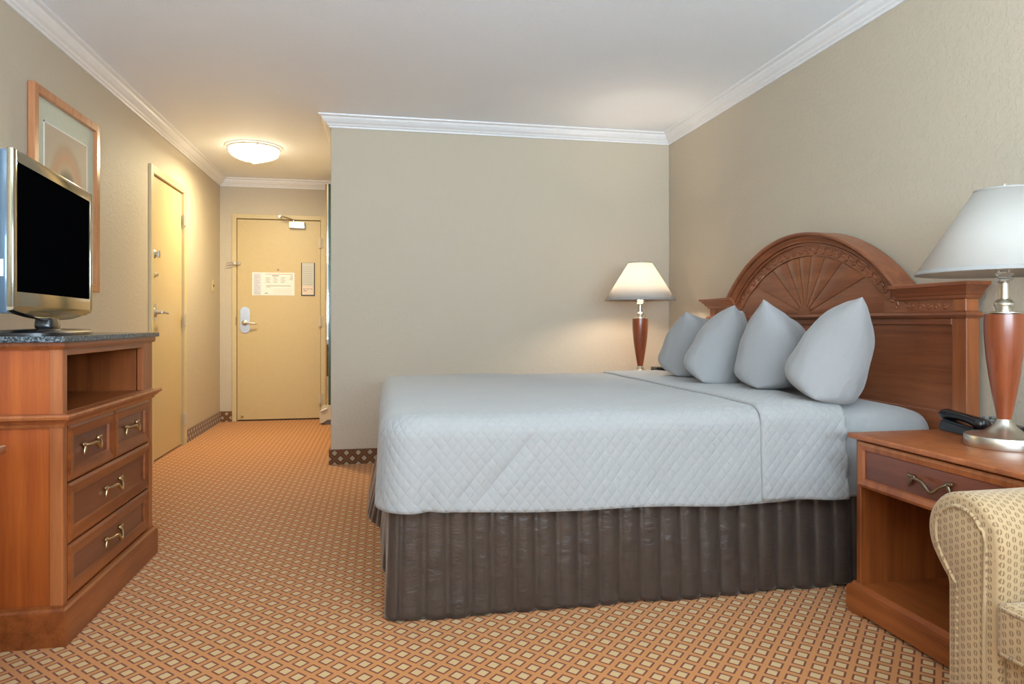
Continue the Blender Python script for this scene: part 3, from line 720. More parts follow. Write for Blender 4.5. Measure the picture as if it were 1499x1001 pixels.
# frieze blocks
for (a, b_) in ((HY0-0.001, HY0+0.060), (HY1-0.060, HY1+0.001)):
    bm = B(); bx(bm, HF-0.002, HB, a, b_, 1.036, 1.085, 0.003); finish('corner_block', bm, M['head_v'], hb)
ro = 0.885; ri = 0.832
ys0 = HC-math.sqrt(ro**2-(1.085-AZ)**2); ys1 = HC+math.sqrt(ro**2-(1.085-AZ)**2)
def leafrow(y0, y1, z, n):
    for i in range(n):
        y = y0+(y1-y0)*(i+0.5)/n; s = 1 if i % 2 else -1
        ellipsoid(bm, (HF+0.004, y, z+0.006*s), (0.005, 0.016, 0.006), Matrix.Rotation(0.55*s, 3, 'X'), 8, 6)
        ellipsoid(bm, (HF+0.004, y+0.01, z-0.006*s), (0.004, 0.008, 0.005), Matrix.Rotation(-0.9*s, 3, 'X'), 8, 6)
for fa, fb, la, lb in ((HY0+0.06, ys0+0.10, HY0+0.075, ys0+0.03), (ys1-0.10, HY1-0.06, ys1-0.03, HY1-0.075)):
    bm = B(); bx(bm, HF+0.004, HF+0.014, fa, fb, 1.036, 1.085); leafrow(la, lb, 1.06, 7); finish('frieze', bm, M['head_h'], hb, True, auto=40)
# carved arch band
bm = B(); A1 = arc(ro+0.01, 1.036, 60); A2 = arc(ri, 1.036, 60)
f_ = [[bm.verts.new((HF+x_, p[0], p[1])) for p in A] for A, x_ in ((A1, 0.0), (A2, 0.0), (A2, 0.014))]
for a, b_ in zip(f_, f_[1:]):
    for i in range(60): bm.faces.new((a[i], a[i+1], b_[i+1], b_[i]))
rm_ = (ro+ri)/2; a0 = math.asin((1.06-AZ)/rm_); nL = 50
for i in range(nL):
    a = a0+(PI-2*a0)*(i+0.5)/nL; s = 1 if i % 2 else -1
    cy, cz = HC+(rm_+0.009*s)*math.cos(a), AZ+(rm_+0.009*s)*math.sin(a)
    ellipsoid(bm, (HF, cy, cz), (0.007, 0.017, 0.007), Matrix.Rotation(a+PI/2+0.6*s, 3, 'X'), 8, 6)
    cy, cz = HC+(rm_-0.010*s)*math.cos(a+0.012), AZ+(rm_-0.010*s)*math.sin(a+0.012)
    ellipsoid(bm, (HF, cy, cz), (0.006, 0.009, 0.0055), Matrix.Rotation(a-0.5*s, 3, 'X'), 8, 6)
finish('carved_band', bm, M['head_h'], hb, True, auto=40)
# arch cornice
prof = [(0, 0.012), (0, -0.012), (0.007, -0.014), (0.009, -0.008), (0.012, -0.008), (0.014, -0.022), (0.022, -0.026), (0.030, -0.036), (0.036, -0.040), (0.037, -0.034), (0.041, -0.034), (0.043, -0.048), (0.050, -0.055), (0.058, -0.056), (0.061, -0.052), (0.061, HB-HF)]
bm = B(); rings = []
n = 64
zc = 1.085
for i in range(n+1):
    ring = []
    for t, o in prof:
        r = ro+t; a0 = math.asin((zc+t*0.98-AZ)/r); a = a0+(PI-2*a0)*i/n
        ring.append(bm.verts.new((HF+o, HC+r*math.cos(a), AZ+r*math.sin(a))))
    rings.append(ring)
for a, b_ in zip(rings, rings[1:]):
    for k in range(len(prof)): bm.faces.new((a[k], a[(k+1) % len(prof)], b_[(k+1) % len(prof)], b_[k]))
bm.faces.new(rings[0]); bm.faces.new(rings[-1])
finish('arch_cornice', bm, M['head_h'], hb, True, auto=22)
# shoulder cornices: profile (out, z)
sp_ = [(0, zc), (0.010, zc), (0.014, zc+0.006), (0.015, zc+0.012), (0.022, zc+0.016), (0.030, zc+0.030), (0.042, zc+0.040), (0.045, zc+0.045), (0.053, zc+0.047), (0.055, zc+0.058), (0.052, zc+0.061), (0, zc+0.061)]
bm = B(); ye = HC+math.sqrt((ro+0.02)**2-(zc+0.02-AZ)**2)
sweep(bm, [(HB, HY1), (HF, HY1), (HF, ye-0.02)][::-1], [(-o, z) for o, z in sp_])
bx(bm, HF, HB, ye-0.02, HY1, zc, zc+0.0605); finish('shoulder_cornice', bm, M['head_h'], hb, True, auto=30); bm = B()
ye2 = HC-math.sqrt((ro+0.02)**2-(zc+0.02-AZ)**2)
sweep(bm, [(HF, ye2+0.02), (HF, HY0), (HB, HY0)][::-1], [(-o, z) for o, z in sp_])
bx(bm, HF, HB, HY0, ye2+0.02, zc, zc+0.0605)
finish('shoulder_cornice', bm, M['head_h'], hb, True, auto=30)
# sunburst
bm = B(); nr = 9; hubr = 0.045; gap = 0.0025; z0 = 1.037
def rim(a, r=ri-0.004):
    # distance from (HC, z0) to circle along angle a
    dy_, dz2 = math.cos(a), math.sin(a); oz = z0-AZ
    bq = oz*dz2; return -bq+math.sqrt(bq*bq-(oz*oz-r*r))
nr = 9
for k in range(nr):
    a0, a1 = PI*k/nr, PI*(k+1)/nr
    def pt(a, d): return (HC+d*math.cos(a), z0+d*math.sin(a))
    g0 = gap; inner, outer, m_in, m_out = [], [], [], []
    S = 6
    for s in range(S+1):
        t = s/S
        for lst, dd in ((inner, hubr+0.004), (outer, None)):
            ga = gap/(dd or 0.5); a = a0+ga+(a1-a0-2*ga)*t; d = dd or rim(a)
            bulge = 0.007*math.sin(PI*t)*(1 if dd is None else 0.3)
            p = pt(a, d); lst.append(bm.verts.new((HF+0.009-bulge, p[0], p[1])))
    for s in range(S): bm.faces.new((inner[s], inner[s+1], outer[s+1], outer[s]))
    il = [bm.verts.new((HF+0.0125, v.co.y, v.co.z)) for v in inner]; ol = [bm.verts.new((HF+0.0125, v.co.y, v.co.z)) for v in outer]
    bm.faces.new((inner[0], outer[0], ol[0], il[0])); bm.faces.new((inner[-1], il[-1], ol[-1], outer[-1]))
finish('sunburst_panel', bm, M['head_h'], hb, True, auto=30)
bm = B(); pts = [(HC+hubr*math.cos(PI*i/20), z0+hubr*math.sin(PI*i/20)) for i in range(21)]
poly_prism(bm, pts, 'X', HF+0.002, HF+0.0125); finish('sunburst_hub', bm, M['head_h'], hb)

# ------------------------------------------------------------ bed (mattress on a box base), skirt, sheet, coverlet, pillows
BX0, BX1, BY0, BY1 = 0.06, 2.10, 2.34, 4.06
bed = thing('bed', (1.08, 3.2, 0), 'king bed base and mattress, made up white, at the arched headboard', 'bed')
bm = B(); bx(bm, BX0+0.02, BX1-0.01, BY0+0.02, BY1-0.02, 0.09, 0.34, 0.02, 2); finish('box_spring', bm, M['black'], bed)
bm = B(); bx(bm, BX0+0.01, BX1-0.01, BY0+0.01, BY1-0.01, 0.34, 0.635, 0.06, 4); finish('mattress', bm, M['sheet'], bed, True)
for x in (BX0+0.12, BX1-0.14):
    for y in (BY0+0.12, BY1-0.14): bm = B(); bx(bm, x, x+0.06, y, y+0.06, 0.0, 0.09); finish('leg', bm, M['black'], bed)

def drape(x0, x1, y0, y1, ztop, hem, rr, rc, foot=True, head=None, off=0.0, wr=0.0, crown=0.0, thick=0.006, nside=90, seed=0, flare=0.012):
    """Cloth over the bed. Path runs near side (head->foot), foot, far side; hem = function(x,y)->z."""
    bm = B(); uvl = bm.loops.layers.uv.verify()
    path = []  # (x, y, nx, ny, cx, cy, s)
    s = 0
    def add(x, y, nx, ny, cx, cy):
        nonlocal s
        if path: s += math.hypot(x-path[-1][0], y-path[-1][1])
        path.append((x, y, nx, ny, cx, cy, s))
    ym = (y0+y1)/2
    n1 = nside
    if foot:
        xs = [x1+(x0+rc-x1)*i/n1 for i in range(n1+1)]
        for x in xs: add(x, y0, 0, -1, max(x, x0+0.5), ym)
        for i in range(1, 13):
            a = PI/2*i/12
            t = i/12
            add(x0+rc-rc*math.sin(a), y0+rc-rc*math.cos(a), -math.sin(a), -math.cos(a), x0+0.5, ym)
        m2 = 50
        for i in range(1, m2+1):
            y = y0+rc+(y1-y0-2*rc)*i/m2; add(x0, y, -1, 0, x0+0.5, ym)
        for i in range(1, 13):
            a = PI/2*i/12; add(x0+rc-rc*math.cos(a), y1-rc+rc*math.sin(a), -math.cos(a), math.sin(a), x0+0.5, ym)
        for i in range(1, n1+1): x = x0+rc+(x1-x0-rc)*i/n1; add(x, y1, 0, 1, max(x, x0+0.5), ym)
        segs = [path]
    else:
        p1 = [(x1+(x0-x1)*i/n1, y0, 0, -1, x1+(x0-x1)*i/n1, ym, (x1-x0)*i/n1) for i in range(n1+1)]
        p2 = [(x1+(x0-x1)*i/n1, y1, 0, 1, x1+(x0-x1)*i/n1, ym, (x1-x0)*i/n1) for i in range(n1+1)]
        segs = [p1, p2]
    for path_ in segs:
        cols = []
        for (x, y, nx, ny, cx, cy, s_) in path_:
            hz = hem(x, y); col = []; v = 0; last = None
            nsd = 22
            P = []
            for i in range(nsd+1):
                t = i/nsd; z = hz+(ztop-rr-hz)*t; fl = flare*(1-t)**1.5
                P.append((fl, z))
            for i in range(1, 9):
                a = PI/2*i/8; P.append((-rr+rr*math.cos(a), ztop-rr+rr*math.sin(a)))
            dist = math.hypot(x-rr*nx-cx, y-rr*ny-cy); nt2_ = 12
            for i in range(1, nt2_+1): P.append((-rr, None, i/nt2_))
            for q in P:
                if len(q) == 2:
                    o, z = q; X, Y = x+nx*o, y+ny*o
                else:
                    t = q[2]; X = x-nx*rr+(cx-(x-nx*rr))*t; Y = y-ny*rr+(cy-(y-ny*rr))*t
                    z = ztop+crown*math.sin(t*PI/2)
                if wr:
                    nv = noise.noise(Vector((X*3.1+seed, Y*3.1, z*2.2)))*wr + noise.noise(Vector((X*9+seed, Y*9, z*5)))*wr*0.35
                    if len(q) == 2 and q[1] < ztop-rr*0.6: X += nx*nv; Y += ny*nv
                    else: z += nv*0.5
                X += nx*off if len(q) == 2 else 0; Y += ny*off if len(q) == 2 else 0
                c = Vector((X, Y, z+off))
                if last is not None: v += (c-last).length
                last = c
                col.append((bm.verts.new(c), s_, v))
            cols.append(col)
        for a, b_ in zip(cols, cols[1:]):
            for k in range(len(a)-1):
                q = (a[k], b_[k], b_[k+1], a[k+1])
                f = bm.faces.new([w_[0] for w_ in q])
                for l, w_ in zip(f.loops, q):
                    c_ = w_[0].co     # over the top the quilting runs straight along the bed
                    l[uvl].uv = (x1-c_.x, 0.40+c_.y-y0) if k >= 30 else (w_[1], w_[2])
    bmesh.ops.remove_doubles(bm, verts=bm.verts, dist=0.0004)
    return bm
def solid(o, t):
    m = o.modifiers.new('thickness', 'SOLIDIFY'); m.thickness = t; m.offset = -1; return o

def hem1(x, y):
    base = 0.366-0.026*min(1, max(0, x/1.2))
    if x < 0.25: base += 0.0
    return base+0.004*math.sin(x*9)+0.003*math.sin(y*11)
bm = drape(0.0, 1.47, 2.272, 4.105, 0.686, hem1, 0.075, 0.13, wr=0.013, crown=0.002, seed=3.3)
# gathered crease at the near foot corner
for v in bm.verts:
    x, y, z = v.co
    if y < 2.60 and x < 0.55 and z < 0.66:
        k = math.exp(-((x-0.16)/0.03)**2)*(1 if y < 2.33 else 0); v.co.y -= -0.020*k*(0.69-z)/0.3
        dd = (z-0.37)-(x-0.30)*1.05    # diagonal drag lines
        k2 = math.exp(-(dd/0.022)**2)*max(0, 1-abs(x-0.42)/0.2); v.co.y += 0.012*k2
        dd = (z-0.36)-(x-0.24)*1.5
        k2 = math.exp(-(dd/0.018)**2)*max(0, 1-abs(x-0.28)/0.12); v.co.y += 0.010*k2
cv = finish('coverlet', bm, M['coverlet'], None, True, origin=(0.7, 3.19, 0.35)); solid(cv, 0.008)
tag(cv, 'white quilted coverlet tucked smooth over the bed, its top edge turned down before the pillows', 'coverlet')
# turned down band
def hem2(x, y): return 0.336+0.004*math.sin(x*14)-0.006*max(0, (x-1.5))
bm = drape(1.362, 1.705, 2.272, 4.105, 0.686, hem2, 0.075, 0.0, foot=False, off=0.011, wr=0.013, crown=0.002, seed=3.3, nside=30)
for v in bm.verts:
    x, y, z = v.co
    k = max(0, 1-(x-1.362)/0.03)   # soft rolled edge sits closer
    if k > 0:
        if z > 0.66: v.co.z -= 0.006*k*k
        else: v.co.y += (0.006 if y < 3 else -0.006)*k*k
    k = max(0, (x-1.60)/0.105)
    if y < 2.5: v.co.y += 0.006*math.sin(z*60+x*30)*k*(1 if z < 0.62 else 0)
    if z > 0.66: v.co.z += 0.010*k*math.sin(y*7)*0.6
bd = finish('turned_down_edge', bm, M['coverlet'], cv, True); solid(bd, 0.011)
lab(bd, 'turned-down quilted band')
def hem3(x, y): return 0.335
bm = drape(1.46, 2.095, 2.292, 4.085, 0.678, hem3, 0.085, 0.0, foot=False, wr=0.012, seed=9.1, nside=40, flare=0.0)
for v in bm.verts:                       # drop of the sheet at the head end
    x, y, z = v.co
    k = max(0, (x-1.90)/0.19)
    if z > 0.5: v.co.z -= 0.035*k*k*(1 if y < 2.9 else 0.3)
sh = finish('bed_sheet', bm, M['sheet'], None, True, origin=(1.8, 3.19, 0.335)); solid(sh, 0.005)
tag(sh, 'smooth white bed sheet showing between the turned-down coverlet and headboard', 'sheet')

# bed skirt
bm = B(); uvl = bm.loops.layers.uv.verify()
P = []
sx0 = 0.045; ch = 0.0765
n = 0
def skirt_cols():
    cols = []
    x = 2.06; s = 0
    step = ch/8
    while x > sx0+0.02:
        cols.append(('n', x, 2.315, s)); x -= step; s += step
    for i in range(1, 6):
        a = PI/2*i/6; cols.append(('c', sx0+0.03-0.03*math.sin(a), 2.345-0.03*math.cos(a), s+0.008*i))
    s += 0.05; y = 2.35
    while y < 4.03: cols.append(('f', sx0, y, s)); y += step; s += step
    cols.append(('f', sx0, 4.03, s)); x = sx0+0.03; s += 0.03
    while x < 2.06: cols.append(('b', x, 4.06, s)); x += step*2; s += step*2
    return cols
vv = []
NZ = 26
for kind, x, y, s in skirt_cols():
    col = []
    ph = (s/ch) % 1.0; puff = (math.sin(PI*ph)**0.55)*0.015
    for j in range(NZ+1):
        t = j/NZ; z = 0.405*(1-t)+0.006*t + (0.004*math.sin(s*23) if j == NZ else 0)
        nn = noise.noise(Vector((s*4, z*3, 1.7)))*0.010*(0.3+t) + noise.noise(Vector((s*14, z*10, 5.1)))*0.0035*t
        out = puff+nn+0.014*t
        if kind == 'n':
            X, Y = x, y-out
            if x < 0.2: Y -= 0.0; X += -0.02*t*(0.2-x)/0.2
        elif kind == 'c':
            ang = math.atan2(2.345-y, (sx0+0.03)-x); X, Y = x-out*math.cos(ang), y-out*math.sin(ang)
        elif kind == 'f':
            fl = 0.0
            if y > 3.3: fl = 0.075*min(1, (y-3.3)/0.3)*t
            if y < 2.75: fl = -0.012*t
            # deep corner split pleat just behind the near corner
            fl += -0.045*math.exp(-((y-2.46)/0.035)**2)*(0.3+0.7*t)
            X, Y = x-out-fl-0.008, y
        else: X, Y = x, y+out
        col.append(bm.verts.new((X, Y, z)))
    vv.append(col)
for a, b_ in zip(vv, vv[1:]):
    for k in range(NZ): bm.faces.new((a[k], b_[k], b_[k+1], a[k+1]))
sk = finish('bed_skirt', bm, M['satin'], None, True, origin=(1.05, 3.19, 0)); solid(sk, 0.006)
tag(sk, 'dark brown satin bed skirt quilted in vertical channels, hanging to the carpet', 'bed skirt')

# pillows
def pillow_mesh(name, Lx, Hh, Th, seed, far=1.0):
    """long axis X, up Z (bottom edge z=0), thickness Y"""
    bm = B(); nu, nv = 34, 26; grids = []
    for side in (-1, 1):
        g = []
        for j in range(nv+1):
            row = []
            t = -1+2*j/nv
            for i in range(nu+1):
                s = -1+2*i/nu
                x = Lx/2*s*(1-0.10*(1-t*t)*abs(s)**2); zc_ = t*(1-0.09*(1-s*s)*abs(t)**2)
                if t < 0: zc_ = t*(1-0.05*(abs(s)**4)*abs(t))
                z = Hh/2*(1+zc_)*(1-(1-far)*((s+1)/2)**1.2)
                k = max(0, 1-s**4)**0.62*max(0, 1-(abs(t) if t > 0 else abs(t)**2.2)**(1.9 if t > 0 else 3.0))**0.66
                th = Th/2*k*(1.0-0.22*t)
                th *= 1+0.08*noise.noise(Vector((s*2.3+seed, t*2.3, side)))
                # creases running into the corners and bottom gathers
                th += 0.007*k**0.4*(1-k)*math.sin(9*s+5*t*side+seed)*(1-k)
                if t < -0.4: th += 0.004*math.sin(26*s+seed)*(1-abs(t))*k**0.3*2
                row.append((x, side*th, z))
            g.append(row)
        grids.append(g)
    vg = []
    for gi, g in enumerate(grids):
        vr = []
        for j, row in enumerate(g):
            r = []
            for i, p in enumerate(row):
                if gi == 1 and (i in (0, nu) or j in (0, nv)): r.append(vg[0][j][i])
                else: r.append(bm.verts.new((p[0], p[1] if not (i in (0, nu) or j in (0, nv)) else 0.0, p[2])))
            vr.append(r)
        vg.append(vr)
    for gi, vr in enumerate(vg):
        for j in range(nv):
            for i in range(nu):
                q = (vr[j][i], vr[j][i+1], vr[j+1][i+1], vr[j+1][i])
                bm.faces.new(q if gi == 0 else q[::-1])
    bmesh.ops.recalc_face_normals(bm, faces=bm.faces)
    me = bpy.data.meshes.new(name); bm.to_mesh(me); bm.free(); me.materials.append(M['pillow'])
    for p in me.polygons: p.use_smooth = True
    return me
def pillow(loc, yaw, lean, far, dims, seed, label):
    me = pillow_mesh('pillow', *dims, seed, far); roll = 0
    o = bpy.data.objects.new('pillow', me); COL.objects.link(o); o.location = loc
    # yaw: direction of long axis in plan; lean: top tips about the long axis; roll: long axis tilt
    Rm = Matrix.Rotation(R(yaw), 4, 'Z') @ Matrix.Rotation(R(roll), 4, 'Y') @ Matrix.Rotation(R(lean), 4, 'X')
    o.rotation_euler = Rm.to_euler()
    m = o.modifiers.new('smooth', 'SUBSURF'); m.levels = 1; m.render_levels = 1
    tag(o, label, 'pillow', 'white pillows propped at the headboard'); return o
PZ = 0.694
def near_end(x, y, yaw, L_): return (x+math.cos(R(yaw))*L_/2, y+math.sin(R(yaw))*L_/2, PZ)
pillow(near_end(1.585, 2.29, 55, 0.48), 55, 23, 1.0, (0.48, 0.435, 0.26), 1.0, 'white pillow nearest the right lamp, its corner pointing up past the headboard panel')
pillow(near_end(1.61, 2.72, 40, 0.50), 40, 4, 0.74, (0.50, 0.41, 0.28), 2.4, 'white pillow second from the right lamp, standing with a folded far corner')
pillow(near_end(1.52, 3.06, 55, 0.46), 55, 22, 0.95, (0.46, 0.42, 0.26), 4.2, 'white pillow third from the right lamp, leaning back to the headboard')
pillow(near_end(1.57, 3.46, 42, 0.50), 42, 9, 0.88, (0.50, 0.37, 0.31), 5.8, 'white pillow farthest back, beside the lit lamp')

# ------------------------------------------------------------ nightstands
NX0, NY0, NY1 = 1.612, 1.44, 2.088
ns = thing('nightstand', (1.88, 1.765, 0), 'cherry nightstand with one drawer and open shelf at the near side of the bed', 'nightstand', None)
XB_ = XR-0.015
bm = B(); bx(bm, NX0-0.022, XB_, NY0-0.018, NY1+0.018, 0.597, 0.615, 0.007, 3); finish('table_top', bm, M['head_v'], ns, True, auto=35)
for a, b_ in ((NY0, NY0+0.022), (NY1-0.022, NY1)):
    bm = B(); bx(bm, NX0+0.002, XB_, a, b_, 0.02, 0.597, 0.002); finish('side_panel', bm, M['wood_v'], ns)
bm = B(); bx(bm, XB_-0.03, XB_-0.012, NY0+0.022, NY1-0.022, 0.02, 0.597); finish('back_panel', bm, M['wood_v'], ns)
bm = B(); bx(bm, NX0+0.004, XB_-0.03, NY0+0.022, NY1-0.022, 0.085, 0.100); finish('shelf', bm, M['wood_h'], ns)
bm = B(); bx(bm, NX0+0.012, XB_-0.03, NY0+0.022, NY1-0.022, 0.432, 0.594); finish('drawer_box', bm, M['wood_v'], ns)
bm = B(); sweep(bm, [(XB_, NY0), (NX0, NY0), (NX0, NY1), (XB_, NY1)][::-1], [(0, 0.012), (0.022, 0.012), (0.022, 0.078), (0.018, 0.090), (0.010, 0.094), (0.006, 0.104), (0, 0.104)])
finish('plinth', bm, M['wood_h'], ns, True, auto=30)
for x in (NX0-0.02, XB_-0.06):
    for y in (NY0-0.018, NY1-0.06): bm = B(); bx(bm, x, x+0.06, y, y+0.075, 0.0, 0.013); finish('foot', bm, M['wood_h'], ns)
drawer_front(ns, NX0+0.010, -1, NY0+0.012, NY1-0.012, 0.436, 0.590, M['head_v'], M['panel_h'], M['darkbrass'], 0.135, 0.030, 1.6, 'dark brass twisted leaf pull')
dup(ns, (1.88, 4.49, 0), label='cherry nightstand hidden behind the bed, carrying the lit lamp')

# ------------------------------------------------------------ lamps
TT = 0.6155
LX, LY = 1.88, 1.77
lp = thing('table_lamp', (LX, LY, TT), 'unlit table lamp with large white shade on the nightstand at the right edge', 'lamp')
c0 = (LX, LY, TT)
bm = B(); lathe(bm, [(0.0, 0), (0.104, 0), (0.105, 0.002), (0.105, 0.032), (0.103, 0.0345), (0.084, 0.0355), (0.068, 0.040), (0.050, 0.047), (0.034, 0.060), (0.024, 0.074), (0.020, 0.084), (0.0, 0.084)], 56, c0)
finish('lamp_base', bm, M['nickel'], lp, True, auto=40)
bm = B(); lathe(bm, [(0.0, 0.083), (0.018, 0.083), (0.023, 0.11), (0.032, 0.16), (0.041, 0.22), (0.048, 0.28), (0.0525, 0.34), (0.053, 0.38), (0.052, 0.405), (0.0, 0.408)], 48, c0)
lab(finish('lamp_body', bm, M['lampwood'], lp, True, auto=40), 'tapered red-brown wooden body')
bm = B(); lathe(bm, [(0.0, 0.405), (0.050, 0.408), (0.050, 0.411), (0.022, 0.415), (0.022, 0.424), (0.026, 0.430), (0.027, 0.438), (0.022, 0.447), (0.014, 0.452), (0.0135, 0.50), (0.019, 0.505), (0.0, 0.505)], 40, c0)
finish('lamp_neck', bm, M['nickel'], lp, True, auto=40)
bm = B(); lathe(bm, [(0.0, 0.504), (0.018, 0.504), (0.025, 0.512), (0.018, 0.519), (0.025, 0.527), (0.018, 0.534), (0.016, 0.56), (0.0, 0.56)], 12, c0)
lab(finish('crystal_collar', bm, M['glass'], lp, False), 'clear glass collar under the shade')
bm = B(); lathe(bm, [(0.0, 0.56), (0.012, 0.56), (0.012, 0.58), (0.028, 0.63), (0.030, 0.655), (0.020, 0.68), (0.0, 0.688)], 24, c0)
lab(finish('bulb', bm, M['bulb_off'], lp, True), 'white bulb')
bm = B(); seg = 64
for (r0, z0_, r1, z1_) in ((0.238, 0.530, 0.079, 0.785),):
    lathe(bm, [(r0, z0_), (r1, z1_)], seg, c0, cap=False)
shd = finish('lamp_shade', bm, M['shade'], lp, True); mm_ = shd.modifiers.new('thickness', 'SOLIDIFY'); mm_.thickness = 0.0015; mm_.offset = -1
bm = B(); lathe(bm, [(0.2385, 0.529), (0.2395, 0.531), (0.2325, 0.5425), (0.2315, 0.5415), (0.2385, 0.529)], seg, c0, cap=False)
lathe(bm, [(0.0815, 0.782), (0.0800, 0.787), (0.0775, 0.787), (0.0785, 0.780), (0.0815, 0.782)], seg, c0, cap=False)
lab(finish('shade_trim', bm, plain('shade_tape', (0.34, 0.32, 0.30), 0.8), shd, True, auto=40), 'stitched rim tape')
bm = B()
for a in (0, 2*PI/3, 4*PI/3): tube(bm, [(LX, LY, TT+0.775), (LX+0.078*math.cos(a), LY+0.078*math.sin(a), TT+0.781)], 0.0018, 6)
tube(bm, [(LX, LY, TT+0.688), (LX, LY, TT+0.79)], 0.002, 6); lathe(bm, [(0, 0.786), (0.007, 0.788), (0.009, 0.797), (0.005, 0.806), (0, 0.81)], 12, c0)
finish('harp_and_finial', bm, M['nickel'], lp, True, auto=40)
lit = dup(lp, (1.74, 4.40, TT), label='lit table lamp with white shade in the corner beyond the pillows')
for ch_ in lit.children:
    if ch_.name.startswith('bulb'):
        ch_.data = ch_.data.copy(); ch_.data.materials[0] = M['bulb']; ch_['label'] = 'glowing bulb'
light('lamp_glow', 'POINT', (1.74, 4.40, TT+0.645), 34, (1.0, 0.84, 0.66), shadow_soft_size=0.045)
for ch_ in lit.children:
    if ch_.name.startswith('bulb'): ch_.visible_shadow = True

# ------------------------------------------------------------ telephone and clock radio
def phone(loc, rz, label):
    ph = thing('telephone', (0, 0, 0), label, 'telephone')
    bm = B(); w_, d_ = 0.105, 0.085
    a = [bm.verts.new(p) for p in ((-w_, -d_, 0.0), (w_, -d_, 0.0), (w_, d_, 0.0), (-w_, d_, 0.0))]
    b_ = [bm.verts.new(p) for p in ((-w_*0.96, -d_*0.96, 0.028), (w_*0.96, -d_*0.96, 0.028), (w_*0.96, d_*0.92, 0.040), (-w_*0.96, d_*0.92, 0.040))]
    bm.faces.new(a); bm.faces.new(b_)
    for i in range(4): bm.faces.new((a[i], a[(i+1) % 4], b_[(i+1) % 4], b_[i]))
    bmesh.ops.bevel(bm, geom=list(bm.edges), offset=0.006, segments=2, affect='EDGES')
    finish('phone_body', bm, M['blackp'], ph, True, auto=35)
    bm = B()
    pts = [(-0.07, -0.10+0.20*i/12, 0.040+0.008*math.sin(PI*i/12)+0.012*(i/12)) for i in range(13)]
    tube(bm, pts, [0.018, 0.021, 0.019, 0.017, 0.016, 0.015, 0.015, 0.015, 0.016, 0.017, 0.019, 0.021, 0.018], 12)
    for v in bm.verts: v.co.x = -0.07+(v.co.x+0.07)*1.15
    finish('handset', bm, M['blackp'], ph, True)
    bm = B()
    for r in range(4):
        for c in range(3): bx(bm, -0.005+c*0.026, 0.013+c*0.026, -0.055+r*0.026, -0.040+r*0.026, 0.026+0.0060*r, 0.033+0.0062*r, 0.002)
    lab(finish('keypad', bm, M['brownline'], ph), 'dark grey keys')
    ph.location = loc; ph.rotation_euler = (0, 0, rz); return ph
phone((2.035, 1.995, TT+0.0005), R(-8), 'black desk telephone between the near lamp and headboard')
ck = tag(finish('clock_radio', bx(B(), 1.865, 1.98, 4.42, 4.52, TT+0.0005, TT+0.072, 0.008, 2), M['blackp'], None, True, auto=35), 'small black clock radio at the foot of the lit lamp, mostly behind a pillow', 'clock')
bm = B(); bx(bm, 1.8635, 1.8657, 4.435, 4.505, TT+0.022, TT+0.055); finish('clock_display', bm, M['screen'], ck)

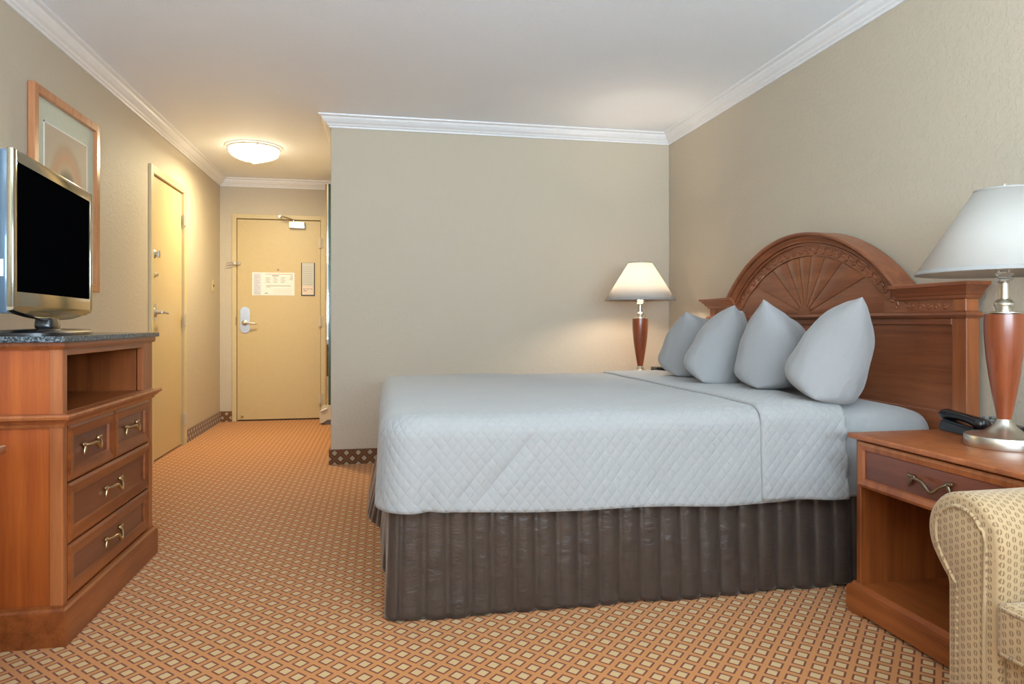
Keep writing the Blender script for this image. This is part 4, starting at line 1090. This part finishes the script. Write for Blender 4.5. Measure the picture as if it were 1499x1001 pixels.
# ------------------------------------------------------------ armchair (rolled arms)
ac = thing('armchair', (1.60, 0.85, 0), 'tan patterned upholstered armchair with rolled arms at the lower right corner', 'armchair')
AX0, AX1 = 1.225, 2.02
def arm_profile():
    # (y, z) outer outline from inner bottom, up and over the roll, tuck, outer bottom
    pts = [(1.166, 0.06), (1.166, 0.30), (1.164, 0.45), (1.163, 0.53), (1.170, 0.575)]
    c = (1.258, 0.535); rx, rz_ = 0.092, 0.094
    for i in range(1, 20):
        a = PI*0.86-(PI*0.86+0.55)*i/19
        pts.append((c[0]+rx*math.cos(a), c[1]+rz_*math.sin(a)))
    pts += [(1.325, 0.470), (1.310, 0.450), (1.297, 0.437), (1.294, 0.42), (1.294, 0.30), (1.294, 0.06)]
    return pts
def arm(mirror):
    yc = 0.835
    def my(y): return 2*yc-y if mirror else y
    pr = arm_profile(); bm = B(); uvl = bm.loops.layers.uv.verify()
    cx = sum(p[0] for p in pr)/len(pr)
    cum = [0]
    for a, b_ in zip(pr, pr[1:]): cum.append(cum[-1]+math.hypot(a[0]-b_[0], a[1]-b_[1]))
    def ins(p, k):   # inset towards local core for rounded front edge
        cc = (1.245, min(p[1], 0.54)); d = Vector((cc[0]-p[0], cc[1]-p[1])); 
        return (p[0]+d.x/max(d.length, 1e-4)*k, p[1]+(d.y/max(d.length, 1e-4)*k if p[1] > 0.08 else 0))
    stations = [(AX0, 0.011), (AX0+0.003, 0.004), (AX0+0.010, 0.0), (AX0+0.05, 0.0), (1.5, -0.002), (AX1-0.03, 0.0)]
    rows = []
    for X, k in stations:
        rows.append([bm.verts.new((X, my(ins(p, k)[0]), ins(p, k)[1])) for p in pr])
    for ri_, (a, b_) in enumerate(zip(rows, rows[1:])):
        for i in range(len(pr)-1):
            f = bm.faces.new((a[i], a[i+1], b_[i+1], b_[i]))
            uvq = ((stations[ri_][0], cum[i]), (stations[ri_][0], cum[i+1]), (stations[ri_+1][0], cum[i+1]), (stations[ri_+1][0], cum[i]))
            for l, q in zip(f.loops, uvq): l[uvl].uv = q
    f = bm.faces.new(rows[-1])
    ob = None
    # cap front: welt band + recessed face done as separate inner loops
    A = rows[0]; inner = [bm.verts.new((AX0-0.001, my(ins(p, 0.028)[0]), ins(p, 0.028)[1])) for p in pr]
    for i in range(len(pr)-1):
        f = bm.faces.new((A[i], A[i+1], inner[i+1], inner[i]))
        for l in f.loops: l[uvl].uv = (l.vert.co.y, l.vert.co.z)
    inn2 = [bm.verts.new((AX0-0.004, my(ins(p, 0.033)[0]), ins(p, 0.033)[1])) for p in pr]
    for i in range(len(pr)-1):
        f = bm.faces.new((inner[i], inner[i+1], inn2[i+1], inn2[i]))
        for l in f.loops: l[uvl].uv = (l.vert.co.y, l.vert.co.z)
    f = bm.faces.new(inn2)
    for l in f.loops: l[uvl].uv = (l.vert.co.y, l.vert.co.z)
    o = finish('arm', bm, M['fabric'], ac, True, auto=50)
    bm = B(); w_ = [(AX0-0.004, my(ins(p, 0.030)[0]), ins(p, 0.030)[1]) for p in pr]
    tube(bm, w_, 0.0042, 8)
    uvl = bm.loops.layers.uv.verify()
    for f in bm.faces:
        for l in f.loops: l[uvl].uv = (l.vert.co.y, l.vert.co.z)
    lab(finish('welt', bm, M['fabric'], o, True), 'piped seam round the arm front')
arm(False); arm(True)
sy0, sy1 = 2*0.835-1.166+0.004, 1.162
def uvb(bm): return bm
bm = B(); bx(bm, AX0-0.015, AX1-0.2, sy0, sy1, 0.325, 0.436, 0.028, 4); 
for v in bm.verts:
    if v.co.z > 0.42: v.co.z += 0.014*math.cos((v.co.y-0.835)/0.33*PI/2)
cu = finish('seat_cushion', bm, M['fabric'], ac, True, uvbox=True)
bm = B()
for zz in (0.337, 0.426): tube(bm, [(AX0-0.013, sy0+0.02, zz), (AX0-0.013, sy1-0.015, zz), (AX0+0.0, sy1-0.003, zz), (AX0+0.3, sy1-0.003, zz)], 0.0045, 8)
finish('welt', bm, M['fabric'], cu, True, uvbox=True)
bm = B(); bx(bm, AX0+0.012, AX1-0.1, sy0, sy1, 0.07, 0.334, 0.008, 2); finish('seat_base', bm, M['fabric'], ac, True, uvbox=True, auto=40)
bm = B(); poly_prism(bm, [(AX1-0.22, 0.34), (AX1-0.14, 0.92), (AX1-0.02, 0.92), (AX1, 0.86), (AX1-0.02, 0.10), (AX1-0.22, 0.10)], 'Y', sy0+0.004, sy1-0.004)
bmesh.ops.bevel(bm, geom=list(bm.edges), offset=0.03, segments=4, affect='EDGES', profile=0.6); finish('backrest', bm, M['fabric'], ac, True, uvbox=True)
for x in (AX0+0.03, AX1-0.1):
    for y in (sy0-0.06, sy1+0.02):
        bm = B(); lathe(bm, [(0, 0), (0.016, 0), (0.024, 0.065), (0, 0.065)], 16, (x+0.02, y+0.02, 0)); finish('leg', bm, M['wood_v'], ac, True, auto=40)
